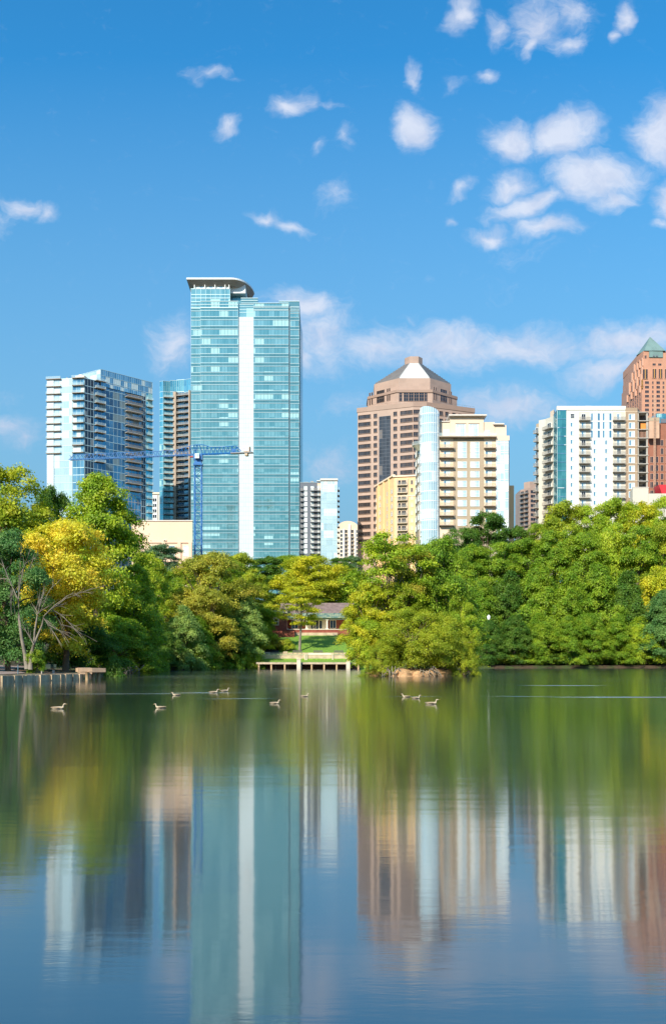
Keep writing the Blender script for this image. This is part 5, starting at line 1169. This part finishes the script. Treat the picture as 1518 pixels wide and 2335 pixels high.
def rock(px, D, w_, h_, label, seed, z=0., m_=None):
    rs_ = np.random.RandomState(seed); import bmesh
    bm = bmesh.new(); bmesh.ops.create_icosphere(bm, subdivisions=3, radius=1)
    for v in bm.verts:
        c = v.co; k = 1+.22*math.sin(3.1*c.x+seed)+.18*math.sin(4.3*c.y+2*seed)+.15*math.sin(5.7*c.z+seed)+rs_.rand()*.06; v.co = Vector((c.x*k*w_/2, c.y*k*w_*.35, max(-.4, c.z*k*h_)))
    me_ = bpy.data.meshes.new('rock'); bm.to_mesh(me_); bm.free(); me_.materials.append(m_ or M['claybank']); x = X(px, D)
    link('rock', me_, None, (x, D, z), label=label, category='rock', group='rocks on the island front')
M['claybank'] = mat('clay_rock', lin(196,154,112), .95, var=.35, vscale=1.5, bump=.6, bscale=3.)
rock(925, 114.6, 2.6, .75, 'wide tan rock at the middle of the island waterline', 3); rock(950, 114.8, 2.2, .55, 'tan rock just right of the middle of the island waterline', 7); rock(978, 115, 1.8, 1.0, 'upright tan clay lump among the roots on the island', 12); rock(905, 115., 1.6, .6, 'small tan rock under the left boughs of the island evergreen', 15)

# ------------------------------------------------------------------ left bank: sheet pile wall, stubby pier, path, furniture
M['wall_c'] = mat('weathered_concrete', lin(214,188,154), .9, var=.45, vscale=1.3, streak=True, bump=.5, bscale=2.)
M['pile_c'] = mat('concrete_pile', lin(214,180,138), .85, var=.25, vscale=1.5)
M['deck_c'] = mat('pier_concrete', lin(190,160,132), .85, var=.25, vscale=.8)
def bank_wall():
    b = thing('retaining_wall', (-45, 82, 0), 'weathered ribbed concrete retaining wall along the left shore path', 'wall'); o = b.location
    pts = [(-46, 66.0), (-38, 79.0), (-31, 85.3), (-26.4, 96.2)]; k = 0
    for (p, q) in zip(pts[:-1], pts[1:]):
        f = Face(b, p, q); u = 0
        while u < f.L-.2:
            w_ = random.Random(k).uniform(.32, .95); m = MB(); w_ = min(w_, f.L-u); y = -.26+.2*random.Random(k*7).random()
            m.box(u+.02, u+w_-.04, y, .35, -1.4, .62-(.03 if k % 3 else 0)); f.build(m, 'wall_panel', [M['wall_c']]); u += w_; k += 1
        m = MB(); m.box(-.1, f.L+.1, .0, .8, .0, .69); f.build(m, 'cap', [M['wall_c']])
bank_wall()
def stub_pier():
    D = 97.; b = thing('pier', (X(212, D), D, 0), 'short concrete pier on three stout piles at the end of the left wall', 'pier'); o = b.location
    f = Face(b, W(181, D-1.2), W(210, D-.8)); g = Face(b, W(210.2, D-.8), W(241, D+.2))
    m = MB(); m.box(0, f.L, 0, 4.5, .85, 1.25); m.box(-.0, f.L, .05, 4.5, .6, .845); f.build(m, 'deck', [M['deck_c']])
    m = MB(); m.box(0, g.L, 0, 4., .8, 1.22); g.build(m, 'deck', [M['deck_c']])
    for px, d in ((199, -1.), (213, .3), (225, .6)):
        m = MB(); x = X(px, D+d)-o.x; m.path([(x, d, -1.5), (x, d, .8)], .2, 12); m.build('pile', [M['pile_c']], b, True)
stub_pier()
def strip(name, pts, wid, m_, dz, label=None, kind='structure'):
    b = MB(); rows = []
    for i, (x, y) in enumerate(pts):
        d = (Vector(pts[min(i+1, len(pts)-1)])-Vector(pts[max(i-1, 0)])).normalized(); nrm = Vector((-d.y, d.x)); w_ = wid[i]
        rows.append([(x+nrm.x*t_*w_/2, y+nrm.y*t_*w_/2) for t_ in np.linspace(-1, 1, 7)])
    for i in range(len(rows)-1):
        for j in range(6):
            q = [rows[i][j], rows[i][j+1], rows[i+1][j+1], rows[i+1][j]]; b.quad(*[(a_, c_, gh(a_, c_)+dz) for a_, c_ in q])
    b.build(name, m_, kind=kind)
M['path'] = mat('path_surface', lin(150,132,124), .95, var=.15, vscale=.8)
pp = [(-46, 76), (-40, 84), (-35, 91), (-35.2, 97), (-38.5, 104), (-42, 112), (-44.5, 122), (-46, 134)]
fine_p = []
for i in range(len(pp)-1):
    for k in range(4): t_ = k/4; fine_p.append((pp[i][0]*(1-t_)+pp[i+1][0]*t_, pp[i][1]*(1-t_)+pp[i+1][1]*t_))
strip('path', fine_p, [4.6+.03*i for i in range(len(fine_p))], M['path'], .07)
def small_things():
    D = 94.5; x = X(41, D); g = gh(x, D); b = thing('bollard', (x, D, g), 'slim blue grey post at the edge of the left path', 'post')
    m = MB(); m.path([(0, 0, -.1), (0, 0, .95)], .05, 8); m.build('post', [mat('post_paint', lin(90,120,135), .5)], b); m = MB(); m.path([(0, 0, .951), (0, 0, 1.02)], [.07, .05], 8); m.build('cap', [M['drail']], b)
    D = 98.5; x = X(109, D); g = gh(x, D); b = thing('park_bench', (x, D, g), 'dark green metal bench with rounded arms in the shade on the left bank', 'bench')
    gm_ = mat('bench_green', lin(44,62,56), .5, .2)
    m = MB(); 
    for i in range(5): m.box(-.8, .8, -.3+i*.12, -.21+i*.12, .44, .47)
    m.build('seat', [gm_], b); m = MB()
    for i in range(5): m.box(-.8, .8, .33+i*.02, .35+i*.02, .52+i*.1, .60+i*.1)
    m.build('backrest', [gm_], b)
    for sx in (-.8, .8): m = MB(); m.path([(sx, -.35, .46), (sx, -.4, .62), (sx, -.1, .70), (sx, .35, .68)], .035, 6); m.build('armrest', [gm_], b)
    for sx in (-.6, .6): m = MB(); m.box(sx-.05, sx+.05, -.25, .3, -.1, .44); m.build('leg', [M['conc']], b)
    D = 219.; x = X(1114, D); g = gh(x, D); b = thing('street_lamp', (x, D, g), 'park lamp with a white globe among the trees on the right bank', 'lamp'); zt = Z(1413, D)-g
    m = MB(); m.path([(0, 0, -.2), (0, 0, zt)], [.09, .05], 8); m.build('post', [M['dgrey']], b); m = MB()
    m.path([(0, 0, zt+.001), (0, 0, zt+.25), (0, 0, zt+.8), (0, 0, zt+1.15)], [.18, .42, .40, .1], 12); m.build('lamp_shade', [mat('lamp_globe', lin(235,235,230), .3)], b, True)
small_things()

# ------------------------------------------------------------------ terrace, dock, bathhouse
M['timber'] = mat('weathered_deck', lin(216,196,170), .85, var=.3, vscale=.8)
M['stone'] = mat('pale_stone', lin(206,184,156), .9, var=.25, vscale=.7, cell=(.9,9,.45), cell_amt=.12)
M['stone_l'] = mat('light_stone', lin(222,208,186), .85, var=.15, vscale=1.)
M['brick'] = mat('red_brick', lin(158,86,70), .9, var=.3, vscale=.8, cell=(.6,.6,.2), cell_amt=.15)
M['shingle'] = mat('brown_shingle', lin(136,116,112), .9, var=.25, vscale=1.2, cell=(.6,.6,.25), cell_amt=.2)
M['metroof'] = mat('weathered_copper_roof', lin(78,124,124), .5, .2, var=.0, vscale=1., col2=lin(170,180,150))
M['paint'] = mat('cream_paint', lin(232,222,200), .6); M['bench'] = mat('bench_slats', lin(92,88,84), .7)
def dock():
    D = 200.; b = thing('dock', (X(703, D), D, 0), 'long timber dock on pale posts along the terrace below the bathhouse', 'dock'); o = b.location
    zt = Z(1510.5, D); f = Face(b, W(584, D), W(822, D)); m = MB(); u = 0
    while u < f.L: m.box(u, min(u+.28, f.L), 0, 4.6, zt-.12, zt); u += .3
    f.build(m, 'deck', [M['timber']]); m = MB(); m.box(0, f.L, .05, .3, zt-.42, zt-.121); m.box(0, f.L, 4., 4.3, zt-.42, zt-.121); f.build(m, 'fascia', [M['timber']])
    for px in (590, 618.5, 649, 686, 710.5, 739, 767.5, 791.5, 817): m = MB(); x = f.u(px); m.path([(x, .3, -1.5), (x, .3, zt-.421)], .2, 10); f.build(m, 'post', [M['pile_c']])
    for px in (627, 655.5): m = MB(); x = f.u(px); m.path([(x, 1.9, -1.5), (x, 1.9, .75)], .09, 8); f.build(m, 'mooring_stake', [M['pile_c']])
    m = MB(); m.box(0, f.L, 4.35, 4.5, -1.5, zt-.43); f.build(m, 'back_wall', [M['brick2']])
    for i, (px, l_) in enumerate(((681, 'left'), (793.5, 'right'))):
        t_ = thing('stone_pier', (X(px, D-.4), D-.4, 0), f'square pale stone pier rising from the water, {l_} of the two at the dock', 'pier', 'stone piers at the dock')
        m = MB(); m.box(-.42, .42, -.42, .42, -1.5, Z(1503.8, D)); m.build('shaft', [M['stone_l']], t_); m = MB(); m.box(-.5, .5, -.5, .5, Z(1503.8, D)+.002, Z(1502, D)); m.build('cap', [M['stone_l']], t_)
dock()
def terrace():
    D = 210.; b = thing('terrace_wall', (X(690, D), D, 1.5), 'low pale stone terrace wall with square piers behind the grass strip', 'wall'); o = b.location
    f = Face(b, W(583, D-.9), W(822, D-.9)); g0 = 1.2
    m = MB(); m.box(0, f.L, 0, .5, g0, Z(1494, D), 0); f.build(m, 'lower_wall', [M['stone']]); m = MB(); m.box(-.1, f.L, -.08, .6, Z(1494, D)+.001, Z(1493.2, D)+.03, 0); f.build(m, 'coping', [M['stone_l']])
    for px in (694.5, 698, 757): m = MB(); m.box(f.u(px), f.u(px+2.2), -.3, -.09, g0, Z(1490.5, D), 0); f.build(m, 'wall_pier', [M['stone_l']])
    f2 = Face(b, W(600, D+3.4), W(824, D+3.4)); m = MB(); m.box(0, f2.L, 0, .5, 2.6, Z(1488.5, D+3.4), 0); f2.build(m, 'upper_wall', [M['stone']])
    m = MB(); m.box(f2.u(646), f2.u(655.5), -.15, .45, 2.6, Z(1485.8, D+3.4), 0); f2.build(m, 'wall_pier', [M['stone']])
    for i in range(3):
        m = MB(); m.box(f.u(702)+i*.0, f.u(755), .62+i*.35, .96+i*.35, 2.2, Z(1494, D)+.15*(i+1), 0); f.build(m, 'step', [M['stone_l']])
    for i, (px, l_) in enumerate(((678, 'leftmost'), (725, 'middle'), (772, 'rightmost'))):
        x = X(px, D+1.6); z_ = 3.22; t_ = thing('park_bench', (x, D+1.6, z_), f'dark slatted bench on the terrace, {l_} of the three by the wall', 'bench', 'benches on the terrace')
        m = MB()
        for j in range(5): m.box(-1.1, 1.1, -.25+j*.11, -.17+j*.11, .43, .46)
        m.build('seat', [M['bench']], t_); m = MB()
        for j in range(6): m.box(-1.1, 1.1, .30+j*.015, .325+j*.015, .50+j*.085, .565+j*.085)
        m.build('backrest', [M['bench']], t_)
        for sx in (-1., 0, 1.): m = MB(); m.box(sx-.04, sx+.04, -.25, .28, -.05, .429); m.build('leg', [M['bench']], t_)
    m = MB(); D2 = 208.; xx = X(607, D2)
    t_ = thing('park_bench', (X(600, 211.5), 211.5, 3.22), 'shaded stone seat at the left end of the terrace', 'bench'); m = MB(); m.box(-1.6, 1.6, -.25, .25, .42, .55); m.build('seat', [M['stone_l']], t_)
    for sx in (-1.4, 1.4): m = MB(); m.box(sx-.15, sx+.15, -.2, .2, -.05, .419); m.build('leg', [M['stone_l']], t_)
terrace()
def bathhouse():
    D = 234.; b = thing('bathhouse', (X(705, D), D, 8.3), 'low red brick bathhouse with a columned porch and brown shingle roof above the lawn', 'building'); o = b.location; z = lambda p_: Z(p_, D)
    f = Face(b, W(648, D), W(800, D)); u = f.u; zf = z(1436); fl = Face(b, W(604, D-1), W(654, D-1))
    m = MB(); m.box(u(648), u(800), 0, 9, 7.2, zf); m.box(u(636), u(672), -1.6, -.01, 7.0, z(1438)); m.box(u(770), u(800), -.6, -.011, 7., z(1437)+.0); f.build(m, 'base', [M['brick']])
    m = MB(); m.box(u(672)+.02, u(771)-.02, -.35, -.02, 7.0, z(1443)); f.build(m, 'stone_plinth', [M['stone']])
    m = MB(); m.box(u(640), u(800), -.15, 3., zf+.001, zf+.15); f.build(m, 'porch_floor', [M['paint']])
    m = MB(); m.box(u(650), u(800), 3.2, 9, zf+.16, z(1410)); f.build(m, 'wall', [M['brick']])
    m = MB(); m.box(u(700), u(742), 3.0, 3.19, zf+.16, z(1412)); f.build(m, 'painted_panelling', [M['paint']])
    for a_, c_ in ((664, 678), (753, 765)): f.put('window', win_mesh(u(c_)-u(a_), 2., M['dkglass'], M['paint'], 2), u(a_), zf+.5, 3.15)
    for a_ in (708.5, 726.5): f.put('window', win_mesh(.8, 2.1, M['dkglass'], M['paint'], 1), u(a_), zf+.3, 2.95)
    f.put('door', win_mesh(1.5, 2.3, M['dkglass'], M['paint'], 2), u(713.5), zf+.2, 2.95)
    for px in (652.5, 699, 745.5, 792):
        m = MB(); x = u(px); q = .26; m.box(x-.36, x+.36, -.1, .62, zf+.151, zf+.35); m.path([(x, .26, zf+.34), (x, .26, z(1416)), (x, .26, z(1414.6))], [q, q*.9, q*1.1], 12); m.box(x-.36, x+.36, -.1, .62, z(1414.6), z(1413.2)); f.build(m, 'column', [M['paint']])
    m = MB(); m.box(u(640), u(800), -.05, .55, z(1413.2)+.002, z(1409.5)); m.box(u(640), u(800), .56, 3.19, z(1411), z(1409.6)); f.build(m, 'entablature', [M['paint']])
    def slab(n, x0, x1, y0, z0, y1, z1, mm, th=.18):
        m = MB(); v = [(x0, y0, z0), (x1, y0, z0), (x1, y1, z1), (x0, y1, z1)]; w_ = [(a_, c_, d_-th) for a_, c_, d_ in v]; m.v = w_+v
        for q in ((0,1,5,4), (1,2,6,5), (2,3,7,6), (3,0,4,7), (4,5,6,7), (3,2,1,0)): m.f.append(q); m.m.append(0)
        if mm is M['metroof']:
            k = x0
            while k < x1: m.v += [(k, y0, z0+.002), (k+.07, y0, z0+.002), (k+.07, y1, z1+.002), (k, y1, z1+.002), (k+.035, y0, z0+.1), (k+.035, y1, z1+.1)]; i = len(m.v)-6; m.f += [(i, i+4, i+5, i+3), (i+4, i+1, i+2, i+5)]; m.m += [0, 0]; k += .6
        return f.build(m, n, [mm])
    slab('porch_roof', u(638), u(800), -.7, z(1409.4)+.2, 3.4, Z(1397.5, D+3.4), M['metroof'])
    slab('roof', u(636), u(808), 3.0, Z(1398, D+3), 8.2, Z(1375, D+8.2), M['shingle'], .3)
    slab('rear_roof', u(636), u(808), 13.4, Z(1398, D+3), 8.25, Z(1375, D+8.2)-.01, M['shingle'], .3)
    m = MB(); m.box(0, fl.L, 0, 7, 7.0, z(1399)); fl.build(m, 'wing_wall', [M['brick']]); m = MB(); m.box(-.4, fl.L+.1, -.4, 7.4, z(1399)+.002, z(1391)); m.box(-.6, fl.L+.2, -.6, 7.6, z(1391)+.002, z(1390)); fl.build(m, 'wing_parapet', [M['stone_l']])
    for px in (625, 608): fl.put('window', win_mesh(1.0, 1.6, M['dkglass'], M['paint'], 1, 2, .16), fl.u(px), z(1425))
    m = MB(); m.box(-.1, fl.L+2., -1.9, -.1, 7., z(1440)); fl.build(m, 'garden_wall', [M['brick']])
bathhouse()
M['asph'] = mat('dark_ramp', lin(72,72,80), .9, var=.2, vscale=.5)
b_ = MB()
for (p0, p1, p2, p3) in (((-17.8, 214.2), (-12.6, 214.2), (-14.5, 226), (-18.5, 226)),):
    q = [(a_, c_, gh(a_, c_)+.1) for a_, c_ in (p0, p1, p2, p3)]
    for i in range(8):
        t0, t1 = i/8, (i+1)/8; L0 = [q[0][0]*(1-t0)+q[3][0]*t0, q[0][1]*(1-t0)+q[3][1]*t0]; R0 = [q[1][0]*(1-t0)+q[2][0]*t0, q[1][1]*(1-t0)+q[2][1]*t0]; L1 = [q[0][0]*(1-t1)+q[3][0]*t1, q[0][1]*(1-t1)+q[3][1]*t1]; R1 = [q[1][0]*(1-t1)+q[2][0]*t1, q[1][1]*(1-t1)+q[2][1]*t1]
        b_.quad(*[(a_, c_, gh(a_, c_)+.12) for a_, c_ in (L0, R0, R1, L1)])
b_.build('ramp', M['asph'], kind='structure')

# ------------------------------------------------------------------ water birds
def goose():
    m = MB(); pts = [(-.42, 0, .17), (-.34, 0, .16), (-.2, 0, .12), (0, 0, .10), (.18, 0, .13), (.28, 0, .2), (.31, 0, .3), (.32, 0, .40), (.345, 0, .46), (.39, 0, .475), (.44, 0, .465), (.49, 0, .455)]
    m.path(pts, [.01, .06, .13, .165, .14, .085, .05, .042, .05, .055, .028, .012], 10)
    body = m.mesh('body', [M['feather']], True); w_ = []
    for s in (-1, 1):
        q = MB(); q.path([(.16, s*.12, .15), (.0, s*.165, .17), (-.2, s*.13, .185), (-.4, s*.05, .20)], [.04, .075, .06, .012], 7); w_.append(q.mesh('wing', [M['feather_d']], True))
    bl = MB(); bl.path([(.445, 0, .464), (.53, 0, .448)], [.024, .008], 6)
    return body, w_, bl.mesh('bill', [M['gold']], True)
M['feather'] = mat('pale_feathers', lin(196,178,150), .8, var=.1, vscale=4.); M['feather_d'] = mat('tan_feathers', lin(170,148,120), .85, var=.25, vscale=6.)
body, wings, bill = goose()
geese = [(132,1614,'by itself near the left wall reflection',.1),(402,1583,'leftmost of the middle group',3.3),(440,1580,'second in the middle group',3.),(487,1577,'brightest in the middle group',.2),(512,1574,'right end of the middle group',.4),
 (366,1612,'below the middle group, swimming left',3.1),(626,1602,'below the terrace reflection, swimming right',.1),(600,1590,'in front of the dock, close to the next one',3.),(694,1586,'below the left stone pier',.3),(727,1568,'small and far, near the right of the dock',0.),
 (926,1587,'left one of the pair before the island',3.1),(948,1590,'right one of the pair before the island',.2),(983,1603,'alone below the island, nearest to the viewer',.1),(1040,1592,'small one right of the island pair',3.),(1345,1590,'alone on the right part of the lake',.2)]
for i, (px, py, lb, rz) in enumerate(geese):
    if i in (2, 7, 9, 13, 14): continue
    D = CH*F/(py+3-HY); t_ = thing('goose', (X(px, D), D, -.02), f'pale water bird swimming, {lb}', 'bird', 'geese swimming on the lake', rz)
    sc_ = .7 if i in (0, 3, 4, 12) else .58; t_.scale = (sc_*1.1, sc_, sc_*.72)
    bo = link('body', body, t_); [link('wing', w2, t_) for w2 in wings]; link('bill', bill, t_)
